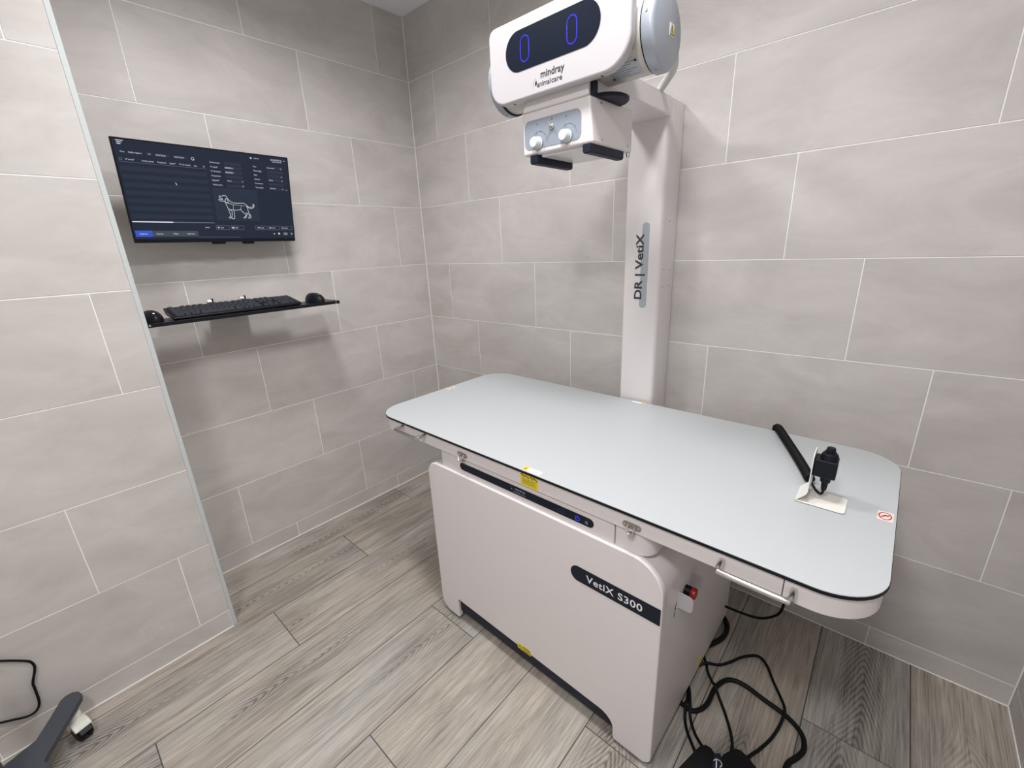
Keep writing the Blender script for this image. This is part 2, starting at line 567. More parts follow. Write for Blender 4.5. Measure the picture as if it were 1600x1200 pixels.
tile_wall(wl, bl, 'x', 0.0, PIL_Y + 0.011, 0.0, [-.582, -.18, -.378, -.580, -.176, -.376, -.576, -.176], -.377)
tile_wall(wb, bb, '-y', 0.0, 0.0, ROOM_W, [.2, .606, .397, .198, .598, .396, .192, .590], .406)
tile_wall(wr, br, '-x', ROOM_W, FRONT, 0.0, [-.30, -.5, -.1, -.30, -.5, -.1, -.3, -.5], -.2)
tile_wall(wp, bp_, 'x', PIL_X, FRONT, PIL_Y, [-1.486, -1.691, -1.889, -1.486, -1.691, -1.889, -1.484, -1.69], -1.994)
struct('trim_1', MB().prism([(0, 0), (.0045, 0), (.0125, .004), (.0125, .012), (0, .012)],
                            (PIL_X - .0115, PIL_Y + .0125, 0.001), (0, -1, 0), (1, 0, 0), ROOM_H - .002), 'edge_trim', smooth=False)
struct('trim_2', MB().box(0, .0045, -.0045, 0, .002, ROOM_H - .001), 'grout', bevel=0.003, seg=2)
struct('trim_3', MB().box(ROOM_W - .0045, ROOM_W, -.0045, 0, .002, ROOM_H - .001), 'grout', bevel=0.003, seg=2)

sl = .0032
for nm, a in (('trim_4', (0, sl, PIL_Y + .012, 0)), ('trim_5', (0, ROOM_W, -sl, 0)), ('trim_6', (ROOM_W - sl, ROOM_W, FRONT, 0)), ('trim_7', (PIL_X, PIL_X + sl, FRONT, PIL_Y))):
    struct(nm, MB().box(a[0], a[1], a[2], a[3], -.001, sl), 'grout', bevel=.001, seg=1)

# planks run along y in columns about 24 cm wide, butt joints stepping by a third
fl = bpy.data.objects['floor']
bounds = [-.058 + .2388 * i for i in range(12)]
for i in range(11):
    x0, x1 = bounds[i], bounds[i + 1]
    x0 = max(x0, 0.0); x1 = min(x1, ROOM_W)
    j = -.415 - .4255 * (i % 3)
    y = j + 1.2765 * math.ceil((0 - j) / 1.2765)
    while y > FRONT:
        a, b = y - 1.2765, y
        lay(fl, 'plank', 'plank', 'z', 0.0, x0, x1, max(a, FRONT), min(b, 0.0), 0.0030)
        y -= 1.2765

# ------------------------------------------------------------------ x-ray table
TROT = math.radians(-0.9)
TBL = thing('xray_table', 'white veterinary x-ray table with pale grey top and boxy white base', 'table', (1.44, -.49, 0), TROT)
TOPZ = 0.770
X0, X1, Y0, Y1 = 0.640, 2.172, -0.825, -0.145
make('tabletop', MB().prism(rrect(X0, X1, Y0, Y1, .100, 12), (0, 0, TOPZ - .0025), (1, 0, 0), (0, 1, 0), .0025), 'laminate', TBL, bevel=.0008)
make('edge_band', MB().prism(rrect(X0 - .001, X1 + .001, Y0 - .001, Y1 + .001, .101, 12), (0, 0, TOPZ - .0085), (1, 0, 0), (0, 1, 0), .0060), 'black_plastic', TBL)
# apron: long middle frame between two rounded end caps, with fine seams
for (a, b, r, nm) in ((X0 + .004, .862, (.097, 0, 0, .097), 'end_cap'), (.8632, 2.0288, 0, 'frame_rail'), (2.030, X1 - .004, (0, .097, .097, 0), 'end_cap')):
    poly = rrect(a, b, Y0 + .004, Y1 - .004, r, 12)
    lo = .7185 if nm == 'frame_rail' else .7150
    make(nm, MB().prism(poly, (0, 0, lo), (1, 0, 0), (0, 1, 0), TOPZ - .0085 - lo), 'white_enamel', TBL, bevel=.002)
# base cabinet
CX0, CX1, CF = .945, 1.812, -.823


def cab_poly(inset, notch=True):
    a, b, c, d = CX0 + inset, CX1 - inset, .012, .657 - inset
    if not notch:
        return rrect(a, b, .024, d, (.03, .004, .082, .050), 8)
    out = []
    full = rrect(a, b, c, d, (.052, .030, .082, .050), 8)
    # insert the recess in the bottom edge, after the lower-left arc
    out += full[:9]
    out += [(1.042, c), (1.042, .082)] + [(1.052 - .01 * math.cos(t), .090 + .01 * math.sin(t)) for t in (.4, .9, 1.4)]
    out += [(1.655 + .042 * math.sin(t), .052 + .038 * math.cos(t)) for t in (0, .3, .6, .9, 1.2, 1.5)] + [(1.698, .03), (1.700, c)]
    out += full[9:]
    return out


def front_prism(mb, poly, y, depth):
    """poly in x-z at plane y, thickness going back"""
    return mb.prism(poly, (0, y + depth, 0), (1, 0, 0), (0, 0, 1), depth)


fp = make('front_panel', front_prism(MB(), cab_poly(0), CF, .020), 'white_enamel', TBL, bevel=.004, seg=3)
make('cabinet_body', front_prism(MB(), cab_poly(.003, False), CF + .0215, .625), 'white_enamel', TBL, bevel=.002)
make('plinth', MB().box(.99, 1.765, CF + .012, CF + .020, .040, .115), 'navy_matte', TBL)
for x, y in ((1.0, -.76), (1.76, -.76), (1.0, -.22), (1.76, -.22)):
    make('foot', MB().lathe([(.018, 0), (.020, .004), (.020, .012), (.008, .014), (.008, .03)], (x, y, 0), (0, 0, 1), 20), 'black_rubber', TBL)
# control bar under the top, with rounded right end block
bar = make('control_bar', MB().prism(rrect(1.020, 1.6785, -.815, -.20, (.006, 0, 0, .006), 4), (0, 0, .6535), (1, 0, 0), (0, 1, 0), .0660), 'white_enamel', TBL, bevel=.009, seg=4)
make('bar_end_block', MB().prism(rrect(1.6800, 1.775, -.815, -.20, (0, .040, .02, 0), 8), (0, 0, .6545), (1, 0, 0), (0, 1, 0), .0640), 'white_enamel', TBL, bevel=.007, seg=4)
make('lift_block', MB().box(1.06, 1.74, -.77, -.22, .700, .7185), 'white_enamel', TBL, bevel=.002)
FX, FZ = (1, 0, 0), (0, 0, 1)
ds = make('display_strip', front_prism(MB(), rrect(1.117, 1.622, .6745, .7000, .0127, 8), -.8165, .003), 'navy_gloss', TBL, bevel=.0006)
yy = -.8169
t = MB()
write(t, 'mindray', (1.358, yy, .6890), FX, FZ, .0070, .040, .02)
write(t, 'animal care', (1.352, yy, .6795), FX, FZ, .0058, .046, .0)
t.face(circle(1.346, .6880, .0022, 10), (0, yy, 0), FX, FZ)
for a in (0, 1, 2):
    t.face(circle(1.3422 + .0018 * a, .6923 + .001 * a, .0007, 6), (0, yy, 0), FX, FZ)
flat('lettering', t, 'dim_ink', ds)
t = MB()
for k in range(20):
    a0, a1 = PI * .5 + .5 + (2 * PI - 1.0) * k / 20, PI * .5 + .5 + (2 * PI - 1.0) * (k + 1) / 20
    t.stroke([(1.574 + .0062 * math.cos(a0), .6865 + .0062 * math.sin(a0)), (1.574 + .0062 * math.cos(a1), .6865 + .0062 * math.sin(a1))], .0022, (0, yy, 0), FX, FZ)
t.stroke([(1.574, .6870), (1.574, .6940)], .0018, (0, yy, 0), FX, FZ)
flat('power_symbol', t, 'led_blue', ds)
t = MB()
write(t, '000', (1.512, yy, .6810), FX, FZ, .0120, .026)
flat('dim_readout', t, 'led_dim', ds)
t = MB().face(rrect(1.598, 1.606, .681, .690, .001, 2), (0, yy, 0), FX, FZ)
flat('indicator', t, 'scale_ink', ds)
# name badge on the front panel
bd = make('name_badge', front_prism(MB(), rrect(1.558, 1.8095, .4970, .5445, (.0235, 0, 0, .0235), 8), CF - .0008, .002), 'navy_gloss', TBL)
t = MB(); write(t, 'VetiX S300', (1.607, CF - .0012, .5105), FX, FZ, .0215, .158, .016, spacing=1.08)
flat('lettering', t, 'pale_ink', bd)
# stickers
st = flat('warning_sticker', front_prism(MB(), rrect(1.344, 1.401, .089, .112, .002, 3), CF - .0005, .001), 'yellow_label', TBL)
t = MB().stroke([(1.349, .095), (1.363, .095), (1.356, .107), (1.349, .095)], .0016, (0, CF - .0008, 0), FX, FZ)
for a in range(4): t.stroke([(1.371, .094 + a * .0045), (1.396, .094 + a * .0045)], .0016, (0, CF - .0008, 0), FX, FZ)
t.stroke([(1.368, .091), (1.399, .091), (1.399, .110), (1.368, .110), (1.368, .091)], .001, (0, CF - .0008, 0), FX, FZ)
flat('sticker_print', t, 'ink', st)
ya = Y0 + .004
st = flat('instruction_sticker', front_prism(MB(), rrect(1.3860, 1.4500, .7205, .7595, .0015, 2), ya - .0006, .001), 'yellow_label', TBL)
t = MB()
for a, b, c in ((1.3900, 1.4030, .752), (1.4060, 1.4180, .7515), (1.4240, 1.4320, .752), (1.4350, 1.4460, .752)):
    t.stroke([(a, c + .003), (b, c - .003)], .0035, (0, ya - .0009, 0), FX, FZ)
for q in range(5): t.stroke([(1.3930, .7425 - q * .0038), (1.4430 - .006 * (q % 2), .7425 - q * .0038)], .0009, (0, ya - .0009, 0), FX, FZ)
flat('sticker_print', t, 'ink', st)
for a in (1.4100, 1.4415):
    flat('sticker_mark', MB().face(circle(a, .7525, .0036, 12), (0, ya - .0008, 0), FX, FZ), 'pink_label', st)


def on_top(mb, poly, dz=.0003, th=.0003):
    return mb.prism(poly, (0, 0, TOPZ + dz - th), (1, 0, 0), (0, 1, 0), th)


st = flat('load_sticker', on_top(MB(), rrect(1.392, 1.452, -.820, -.802, .001, 2)), 'white_label', TBL)
t = MB().face([(1.392, -.820), (1.408, -.820), (1.408, -.802), (1.392, -.802)], (0, 0, TOPZ + .0006), (1, 0, 0), (0, 1, 0))
flat('sticker_mark', t, 'yellow_label', st)
t = MB().stroke([(1.395, -.817), (1.405, -.817), (1.400, -.807), (1.395, -.817)], .0012, (0, 0, TOPZ + .0009), (1, 0, 0), (0, 1, 0))
t.stroke([(1.400, -.811), (1.400, -.815)], .0012, (0, 0, TOPZ + .0009), (1, 0, 0), (0, 1, 0))
flat('sticker_print', t, 'ink', st)
t = MB(); write(t, '200kg', (1.414, -.815, TOPZ + .0006), (1, 0, 0), (0, 1, 0), .007, .026)
flat('sticker_print', t, 'blue_ink', st)
st = flat('rear_sticker', on_top(MB(), rrect(1.384, 1.440, -.163, -.149, .001, 2)), 'white_label', TBL)
t = MB().face([(1.422, -.163), (1.440, -.163), (1.440, -.149), (1.422, -.149)], (0, 0, TOPZ + .0006), (1, 0, 0), (0, 1, 0))
flat('sticker_mark', t, 'yellow_label', st)
for cx, cy, mt_ in ((2.1530, -.497, 'pink_label'), (.657, -.460, 'white_label')):
    st = flat('no_pushing_sticker', on_top(MB(), rrect(cx - .013, cx + .014, cy - .020, cy + .020, .001, 2)), mt_, TBL)
    t = MB()
    c = circle(cx, cy, .0105, 20, .0150)
    t.stroke(c + c[:1], .0022, (0, 0, TOPZ + .0006), (1, 0, 0), (0, 1, 0))
    t.stroke([c[2], c[12]], .0020, (0, 0, TOPZ + .0006), (1, 0, 0), (0, 1, 0))
    flat('ring_mark', t, 'red_ink', st)
    t = MB().stroke([(cx - .005, cy - .004), (cx + .001, cy + .004), (cx + .005, cy + .001)], .0035, (0, 0, TOPZ + .0004), (1, 0, 0), (0, 1, 0))
    flat('sticker_print', t, 'ink', st)


# steel grab handles on the front of the apron
def grab(xa, xb, z):
    y = Y0 + .004
    pts = [(xa, y, z), (xa, y - .026, z), (xa + .003, y - .034, z), (xa + .011, y - .038, z), (xb - .011, y - .038, z),
           (xb - .003, y - .034, z), (xb, y - .026, z), (xb, y, z)]
    o = make('grab_handle', MB().tube(pts, .0060, 14, 3), 'steel', TBL)


grab(.820, .950, .752)
grab(1.9235, 2.047, .744)


# spring latches
def latch(x):
    y = Y0 + .004
    o = make('latch', front_prism(MB(), rrect(x - .023, x + .023, .7275, .7435, .0075, 5), y - .002, .0025), 'dull_steel', TBL, bevel=.0005)
    make('hook_loop', MB().tube([(x - .008, y - .003, .738), (x - .009, y - .008, .731), (x - .007, y - .013, .724), (x, y - .015, .7205),
                                 (x + .007, y - .013, .724), (x + .009, y - .008, .731), (x + .008, y - .003, .738)], .0018, 8, 3), 'steel', o)
    for s in (-1, 1):
        make('screw', MB().lathe([(.003, 0), (.003, .001), (.002, .0018)], (x + s * .0165, y - .002, .7355), (0, -1, 0), 10), 'steel', o)
    make('keeper', MB().box(x - .006, x + .006, -.826, -.814, .708, .716), 'steel', o, bevel=.001)


latch(1.140)
latch(1.727)
# emergency stop with guard plates on the right side
sx = CX1 - .003
es = make('stop_button', MB().lathe([(.014, 0), (.014, .016), (.012, .018)], (sx - .001, -.668, .492), (1, 0, 0), 24), 'black_plastic', TBL)
make('button_head', MB().lathe([(.0115, .014), (.0140, .017), (.0150, .023), (.0135, .028), (.005, .030)], (sx, -.668, .492), (1, 0, 0), 24), 'red_plastic', es)
for (yc, zc) in ((-.705, .487), (-.630, .497)):
    make('guard_plate', MB().prism(rrect(0, .036, -.024, .024, (0, .012, .012, 0), 5), (sx - .001, yc, zc), (1, 0, 0), (0, 0, 1), .003), 'white_shell', es, bevel=.0008)
t = MB().stroke([(-.735, .455), (-.728, .475), (-.731, .480), (-.724, .492)], .0035, (sx + .0007, 0, 0), (0, 1, 0), (0, 0, 1))
write(t, 'STOP', (sx + .0007, -.700, .452), (0, 1, 0), (0, 0, 1), .006, .018)
flat('side_marking', t, 'ink', TBL)['kind'] = 'stuff'
st = flat('side_sticker', MB().prism(rrect(-.480, -.440, .040, .066, .002, 2), (sx, 0, 0), (0, 1, 0), (0, 0, 1), .0006), 'yellow_label', TBL)

# ------------------------------------------------------------------ x-ray column and tube head
XR = thing('xray_stand', 'white wall-side x-ray column carrying an overhead tube head above the table', 'x-ray machine', (1.387, -.065, 0))
colp = make('column', MB().prism(rrect(1.320, 1.4560, -.130, -.0015, (.010, .016, 0, 0), 5), (0, 0, 0), (1, 0, 0), (0, 1, 0), 1.7885), 'white_enamel', XR, bevel=.006, seg=3)
make('base_flange', MB().box(1.28, 1.496, -.150, -.003, 0, .012), 'white_enamel', XR, bevel=.002)
pl = make('name_stripe', MB().prism(rrect(1.3860, 1.4130, 1.127, 1.420, .0125, 6), (0, -.1298, 0), (1, 0, 0), (0, 0, 1), .0008), 'badge_grey', XR)
t = MB(); write(t, 'DR | VetiX', (1.3935, -.1311, 1.158), (0, 0, 1), (-1, 0, 0), .0290, .226, .022)
flat('lettering', t, 'ink', XR)
for y, z in ((-.095, 1.20), (-.040, 1.20), (-.095, 1.26), (-.04, 1.255), (-.07, 1.42)):
    make('screw', MB().lathe([(.0022, -.001), (.0022, .0006)], (1.456, y, z), (1, 0, 0), 8), 'ink', XR)
make('arm', MB().box(1.322, 1.4595, -.500, -.118, 1.7305, 1.7865), 'white_enamel', XR, bevel=.005, seg=3)
# tube: cream cylinder with silver end caps
TY, TZ, TXL, TXR = -.550, 1.7925, 1.148, 1.622
tube = make('tube_housing', MB().lathe([(.070, .02), (.0715, .024), (.0715, TXR - TXL - .024), (.070, TXR - TXL - .02)], (TXL, TY, TZ), (1, 0, 0), 56), 'cream_metal', XR)
for x, s, nm in ((TXR, -1, 'end_cap'), (TXL, 1, 'end_cap')):
    c = make(nm, MB().lathe([(.070, .027), (.0765, .027), (.0765, .009), (.0745, .0035), (.0690, 0), (.0001, 0)], (x, TY, TZ), (s, 0, 0), 64), 'silver_cap', XR, angle=50)
    make('seal_ring', MB().lathe([(.0745, .0272), (.0745, .0305)], (x, TY, TZ), (s, 0, 0), 48), 'black_rubber', c)
    for a in range(4):
        an = PI * .25 + a * PI / 2 + .55
        d = Vector((0, math.cos(an), math.sin(an)))
        make('screw', MB().lathe([(.0032, -.001), (.0030, .0012)], Vector((x + s * .016, TY, TZ)) + d * .0762, d, 10), 'dull_steel', c)
    if s < 0:
        lb = flat('voltage_label', MB().prism(rrect(-.011, .011, -.012, .012, .001, 2), (TXR + .0001, TY + .018, TZ + .004), (0, 1, 0), (0, 0, 1), .0006), 'white_label', c)
flat('voltage_triangle', MB().face([(-.0095, -.009), (.0095, -.009), (0, .0095)], (TXR + .0010, TY + .018, TZ + .004), (0, 1, 0), (0, 0, 1)), 'yellow_label', XR)
t = MB().stroke([(-.0095, -.009), (.0095, -.009), (0, .0095), (-.0095, -.009)], .0012, (TXR + .0013, TY + .018, TZ + .004), (0, 1, 0), (0, 0, 1))
t.stroke([(.0005, .005), (-.002, -.001), (.002, -.002), (0, -.0075)], .0014, (TXR + .0013, TY + .018, TZ + .004), (0, 1, 0), (0, 0, 1))
flat('voltage_print', t, 'ink', XR)


# rating labels wrapped on the tube's lower front
def wrap(mb, x0, x1, a0, a1, r, n=8):
    g = [[Vector((x, TY + r * math.cos(a0 + (a1 - a0) * k / n), TZ + r * math.sin(a0 + (a1 - a0) * k / n))) for k in range(n + 1)] for x in (x0, x1)]
    return mb.add(g[0] + g[1], [(k, k + 1, n + 2 + k, n + 1 + k) for k in range(n)])


rl = flat('rating_label', wrap(MB(), 1.500, 1.578, math.radians(222), math.radians(262), .0718), 'label_grey', XR)
t = MB()
for k in range(7):
    a = math.radians(227 + k * 4.6)
    wrap(t, 1.506, 1.570 - .012 * (k % 3), a, a + .011, .0721, 1)
wrap(t, 1.568, 1.574, math.radians(226), math.radians(230), .0721, 2)
wrap(t, 1.503, 1.509, math.radians(252), math.radians(257), .0721, 2)
flat('label_print', t, 'ink', rl)
t = MB(); wrap(t, 1.553, 1.575, math.radians(205), math.radians(207), .0719, 1); wrap(t, 1.556, 1.572, math.radians(209), math.radians(210.5), .0719, 1)
flat('small_label_print', t, 'ink', rl)
lf = flat('rating_label', wrap(MB(), 1.245, 1.290, math.radians(225), math.radians(262), .0718), 'label_grey', XR)
t = MB()
for k in range(4):
    a = math.radians(230 + k * 7)
    wrap(t, 1.250, 1.286 - .008 * (k % 2), a, a + .02, .0721, 1)
flat('label_print', t, 'ink', lf)
# white front shell
SX0, SX1, SZ0, SZ1, SY = 1.192, 1.590, 1.711, 1.885, -.660
sp = rrect(SX0, SX1, SZ0, SZ1, (.048, .062, .03, .022), 10)
shell = make('head_shell', front_prism(MB(), sp, SY, .026), 'white_shell', XR, bevel=.006, seg=4)
make('shell_back', front_prism(MB(), rrect(SX0 + .045, SX1 - .045, 1.79, SZ1 - .004, (.0, .0, .03, .022), 8), SY + .0262, .16), 'white_shell', XR, bevel=.004)
for x in (1.262, 1.518):
    make('screw_hole', MB().lathe([(.0038, 0), (.0038, .0006)], (x, SY + .014, SZ0 + .0001), (0, 0, -1), 12), 'ink', shell)
dp = make('display_panel', front_prism(MB(), rrect(1.250, 1.5200, 1.7725, 1.8580, .0425, 12), SY - .0012, .003), 'navy_gloss', shell, bevel=.0006)


def led_zero(x, z, hw, hh):
    t = MB()
    y = SY - .0017
    for s in (1, -1):
        p = [(x - hw * s, z + s * .0012), (x - hw * s, z + s * (hh - hw))]
        p += [(x - hw * s * math.cos(a), z + s * (hh - hw + hw * math.sin(a))) for a in [math.radians(15 * q) for q in range(1, 12)]]
        p += [(x + hw * s, z + s * (hh - hw)), (x + hw * s, z + s * .0012)]
        t.stroke(p, .0027, (0, y, 0), FX, FZ)
    flat('lit_digit', t, 'led_blue', shell)


led_zero(1.3120, 1.8155, .0130, .0265)
led_zero(1.4480, 1.8135, .0130, .0265)
y = SY - .0005
t = MB()
write(t, 'mindray', (1.358, y, 1.7435), FX, FZ, .0155, .069, .020)
write(t, 'animal', (1.347, y, 1.7265), FX, FZ, .0118, .040, .010)
write(t, 'care', (1.3895, y, 1.7265), FX, FZ, .0118, .031, .010)
flat('lettering', t, 'ink', shell)
t = MB().face([(1.3400, 1.7345), (1.3420, 1.7300), (1.3455, 1.7315), (1.3465, 1.7370), (1.3450, 1.7410), (1.3415, 1.7400)], (0, y, 0), FX, FZ)
for a, b in ((1.3355, 1.7350), (1.3360, 1.7395), (1.3385, 1.7435), (1.3425, 1.7455), (1.3350, 1.7310)):
    t.face(circle(a, b, .0009, 8), (0, y, 0), FX, FZ)
flat('paw_mark', t, 'ink', shell)
# swivel neck between tube and collimator
nk = []
for k in range(9):
    a = k / 8 * PI / 2
    nk.append((1.286 + .012 - .012 * math.sin(a) * 1.0, 1.728 - .018 * (1 - math.cos(a))))
neck = [(1.276, 1.688), (1.474, 1.688), (1.474, 1.726), (1.292, 1.726), (1.288, 1.712), (1.280, 1.700)]
make('swivel_neck', front_prism(MB(), neck, -.634, .14), 'white_enamel', XR, bevel=.004, seg=3)
make('swivel_ring', MB().lathe([(.058, 0), (.060, .002), (.060, .007), (.056, .009)], (1.466, -.545, 1.688), (0, 0, 1), 40), 'navy_matte', XR)
make('neck_gap_shade', MB().box(1.468, 1.480, -.624, -.598, 1.688, 1.722), 'navy_matte', XR, bevel=.003)  # dark box standing in for the shade in the gap beside the neck
# collimator box
BX0, BX1, BY0, BY1, BZ0, BZ1 = 1.272, 1.486, -.630, -.425, 1.588, 1.690
cb = MB()
lo = [(BX0, BY0), (BX1, BY0), (BX1 - .002, BY1), (BX0, BY1)]
hi = [(BX0, BY0), (BX1 - .009, BY0), (BX1 - .002, BY1), (BX0, BY1)]
cb.loft([[Vector((a, b, BZ0)) for a, b in lo], [Vector((a, b, BZ1)) for a, b in hi]])
col_ = make('collimator', cb, 'white_enamel', XR, bevel=.006, seg=3)
cp = make('control_panel', front_prism(MB(), rrect(1.2795, 1.4540, 1.6010, 1.6680, .0155, 7), BY0 - .0008, .002), 'panel_grey', XR)
for x, z in ((1.3235, 1.6130), (1.4135, 1.6140)):
    k = make('control_knob', MB().lathe([(.0150, 0), (.0150, .003), (.0132, .004), (.0125, .019), (.0112, .0215), (.0001, .0215)], (x, BY0 - .0008, z), (0, -1, 0), 32), 'knob_white', XR)
    make('knob_rim', MB().lathe([(.0160, 0), (.0160, .0025)], (x, BY0 - .0006, z), (0, -1, 0), 28), 'panel_grey', k)
    t = MB()
    arc = [(x + .004 + .0235 * math.cos(a), z + .003 + .0235 * math.sin(a)) for a in [math.radians(150 - 150 * q / 12) for q in range(13)]]
    t.stroke(arc, .0007, (0, BY0 - .0012, 0), FX, FZ)
    for q in (3, 6, 9):
        t.face(circle(arc[q][0], arc[q][1], .0013, 8), (0, BY0 - .0012, 0), FX, FZ)
    t.stroke([arc[3], (x + .001, z + .014)], .0008, (0, BY0 - .0012, 0), FX, FZ)
    t.face(circle(x - .002, z + .043, .0022, 10), (0, BY0 - .0012, 0), FX, FZ)
    flat('dial_marks', t, 'scale_ink', cp)
sw = make('light_switch', MB().lathe([(.0070, 0), (.0070, .003), (.0055, .005), (.0045, .006)], (1.3685, BY0 - .0008, 1.6430), (0, -1, 0), 20), 'steel', XR)
make('toggle', MB().tube([(1.3685, BY0 - .005, 1.643), (1.3683, BY0 - .012, 1.648), (1.368, BY0 - .018, 1.6535)], .0024, 10, 3), 'steel', sw)
t = MB()
for a in range(3):
    t.stroke([(1.3665, 1.6585 + a * .0022), (1.3705, 1.6585 + a * .0022)], .0009, (0, BY0 - .0012, 0), FX, FZ)
flat('lamp_mark', t, 'scale_ink', cp)
for yq, zq in ((-.585, 1.600), (-.585, 1.678), (-.452, 1.602), (-.452, 1.674)):
    make('screw', MB().lathe([(.0022, -.004), (.0022, .0008)], (BX1 - .0035 if zq > 1.65 else BX1 - .001, yq, zq), (1, 0, 0), 8), 'dull_steel', XR)


def rail(x0, x1, y0, y1, z0, z1):
    t = MB()
    t.loft([[Vector((a, y0 + o, z)) for a, z in ((x0, z0 + .004), (x0 + .003, z0), (x1 - .003, z0), (x1, z0 + .004), (x1, z1), (x0, z1))] for o in (0,)] +
           [[Vector((a, y1, z)) for a, z in ((x0, z0 + .004), (x0 + .003, z0), (x1 - .003, z0), (x1, z0 + .004), (x1, z1), (x0, z1))]])
    return t


make('accessory_rail', rail(1.456, 1.4800, -.628, -.462, 1.568, BZ0 + .001), 'navy_matte', XR, bevel=.0025)
make('accessory_rail', rail(1.2930, 1.3190, -.628, -.462, 1.566, BZ0 + .001), 'navy_matte', XR, bevel=.0025)
make('light_window', MB().box(1.325, 1.450, -.618, -.455, 1.5815, BZ0 + .001), 'clear_plastic', XR, bevel=.001)
make('lock_screw', MB().lathe([(.005, 0), (.0055, .002), (.0055, .010), (.004, .012)], (1.478, -.436, 1.589), (0, 0, -1), 16), 'steel', XR)
# hose from tube end to arm
hp = [(1.560, -.455, 1.835), (1.560, -.40, 1.832), (1.545, -.330, 1.818), (1.515, -.26, 1.812), (1.480, -.22, 1.800), (1.455, -.20, 1.788), (1.435, -.185, 1.776)]
make('cable_hose', MB().tube(hp, lambda u: .0125 - .002 * u + .0007 * math.sin(u * 260), 12, 22), 'hose_white', XR, angle=80)
make('hose_collar', MB().lathe([(.014, 0), (.0160, .003), (.0160, .022), (.013, .026)], (1.560, -.425, 1.834), (-.05, .9, -.12), 20), 'hose_white', XR)

# ------------------------------------------------------------------ monitor
MC = [Vector((.178, -1.309, 1.739)), Vector((.171, -.769, 1.736)), Vector((.108, -.772, 1.423)), Vector((.115, -1.312, 1.426))]
mo = MC[3].copy()
mx_ = (MC[2] - MC[3]); MW = mx_.length; mx_.normalize()
mz_ = (MC[0] - MC[3]); mz_ -= mx_ * mz_.dot(mx_); MH = mz_.length; mz_.normalize()
mn = mx_.cross(mz_)          # towards the room
MON = thing('monitor', 'flat black wall-mounted monitor tilted down, showing a dog outline', 'monitor', (.0, -1.04, 1.58))
screen_o = mo + mn * 0.0


def mon_prism(mb, x0, x1, z0, z1, r, d0, d1):
    return mb.prism(rrect(x0, x1, z0, z1, r, 4), mo + mn * d0, mx_, mz_, d1 - d0)


make('bezel', mon_prism(MB(), 0, MW, 0, MH, .003, -.009, -.0003), 'black_plastic', MON, bevel=.001)
make('rear_cover', mon_prism(MB(), .09, MW - .09, .03, MH - .07, .01, -.040, -.0088), 'black_plastic', MON, bevel=.008, seg=3)
SL, SR, SB, ST = .0045, MW - .0045, .0125, MH - .0045
scr = flat('screen', mon_prism(MB(), SL, SR, SB, ST, 0, -.0004, .0002), 'screen_base', MON)
for a, b in (((.425, -.008), (.510, .004)), ((.620, -.009), (.700, .004))):
    make('bezel_tab', mon_prism(MB(), a[0] * MW, b[0] * MW, a[1], b[1], .004, -.012, -.002), 'black_plastic', MON, bevel=.002)
# wall bracket
mk = make('wall_bracket', MB().box(-.0003, .012, -1.10, -.98, 1.50, 1.66), 'black_metal', MON, bevel=.001)
make('bracket_arm', MB().box(.010, .106, -1.065, -1.015, 1.565, 1.605), 'black_metal', MON, bevel=.004)
make('bracket_plate', mon_prism(MB(), MW * .5 - .055, MW * .5 + .055, MH * .5 - .055, MH * .5 + .055, .006, -.046, -.0395), 'black_metal', MON, bevel=.001)


class Scr:
    """drawing on the screen in normalised coordinates"""

    def __init__(self, lift): self.mb = MB(); self.o = mo + mn * lift

    def rect(self, a, b, c, d):
        self.mb.face([(a * MW, b * MH), (c * MW, b * MH), (c * MW, d * MH), (a * MW, d * MH)], self.o, mx_, mz_); return self

    def line(self, pts, w): self.mb.stroke([(x * MW, z * MH) for x, z in pts], w, self.o, mx_, mz_); return self

    def disc(self, x, z, r): self.mb.face(circle(x * MW, z * MH, r, 14), self.o, mx_, mz_); return self

    def ring(self, x, z, r, w):
        c = circle(x * MW, z * MH, r, 16); self.mb.stroke(c + c[:1], w, self.o, mx_, mz_); return self

    def frame(self, a, b, c, d, w): return self.line([(a, b), (c, b), (c, d), (a, d), (a, b)], w)

    def text(self, s, x, z, x1=None, h=.0046):
        mb = MB()
        write(mb, s, self.o + mx_ * (x * MW) + mz_ * (z * MH - h / 2), mx_, mz_, h, (x1 - x) * MW if x1 else None, .012)
        flat('screen_lettering', mb, 'screen_text', scr); return self


for k in range(7):
    z = .748 - k * .0757
    flat('list_band', Scr(.0004).rect(.017, z - .040, .459, z).mb, 'screen_band', scr)
flat('image_field', Scr(.0004).rect(.478, .245, .755, .600).mb, 'screen_band', scr)
for k, z in enumerate((.8615, .8160, .7717, .7247, .6780, .6280)):
    for a, b in ((.5700, .6790), (.8440, .9540)):
        flat('form_field', Scr(.0006).rect(a, z - .0170, b, z + .0170).mb, 'screen_field', scr)
for a, b in ((.154, .184), (.198, .272), (.290, .366)):
    flat('form_field', Scr(.0006).rect(a, .862, b, .892).mb, 'screen_field', scr)
s = Scr(.0006).rect(.1010, .0660, .3500, .1260)
flat('tab_bar', s.mb, 'screen_tab', scr)
s = Scr(.0007).rect(.0145, .0640, .1006, .1290)
flat('active_tab', s.mb, 'screen_blue', scr)
s = Scr(.0009)
s.text('Filtrar', .0339, .8770, .056, .004); s.text('Fecha registro', .0718, .8770, .1358)
s.text('06/07/2024', .2022, .8755, .2518, .0042); s.text('06/07/2024', .296, .8755, .3466, .0042)
s.text('Nº animal*', .0506, .8110, .0923)
s.text('Nombre animal', .1279, .8095, .1839); s.text('Propietario', .2045, .8100, .2495); s.text('Especie*', .2658, .8095, .2960)
s.text('Nº de acceso', .3160, .8095, .3759); s.text('Sexo', .3949, .8075, .4120); s.text('Ed', .4450, .8087, .4540)
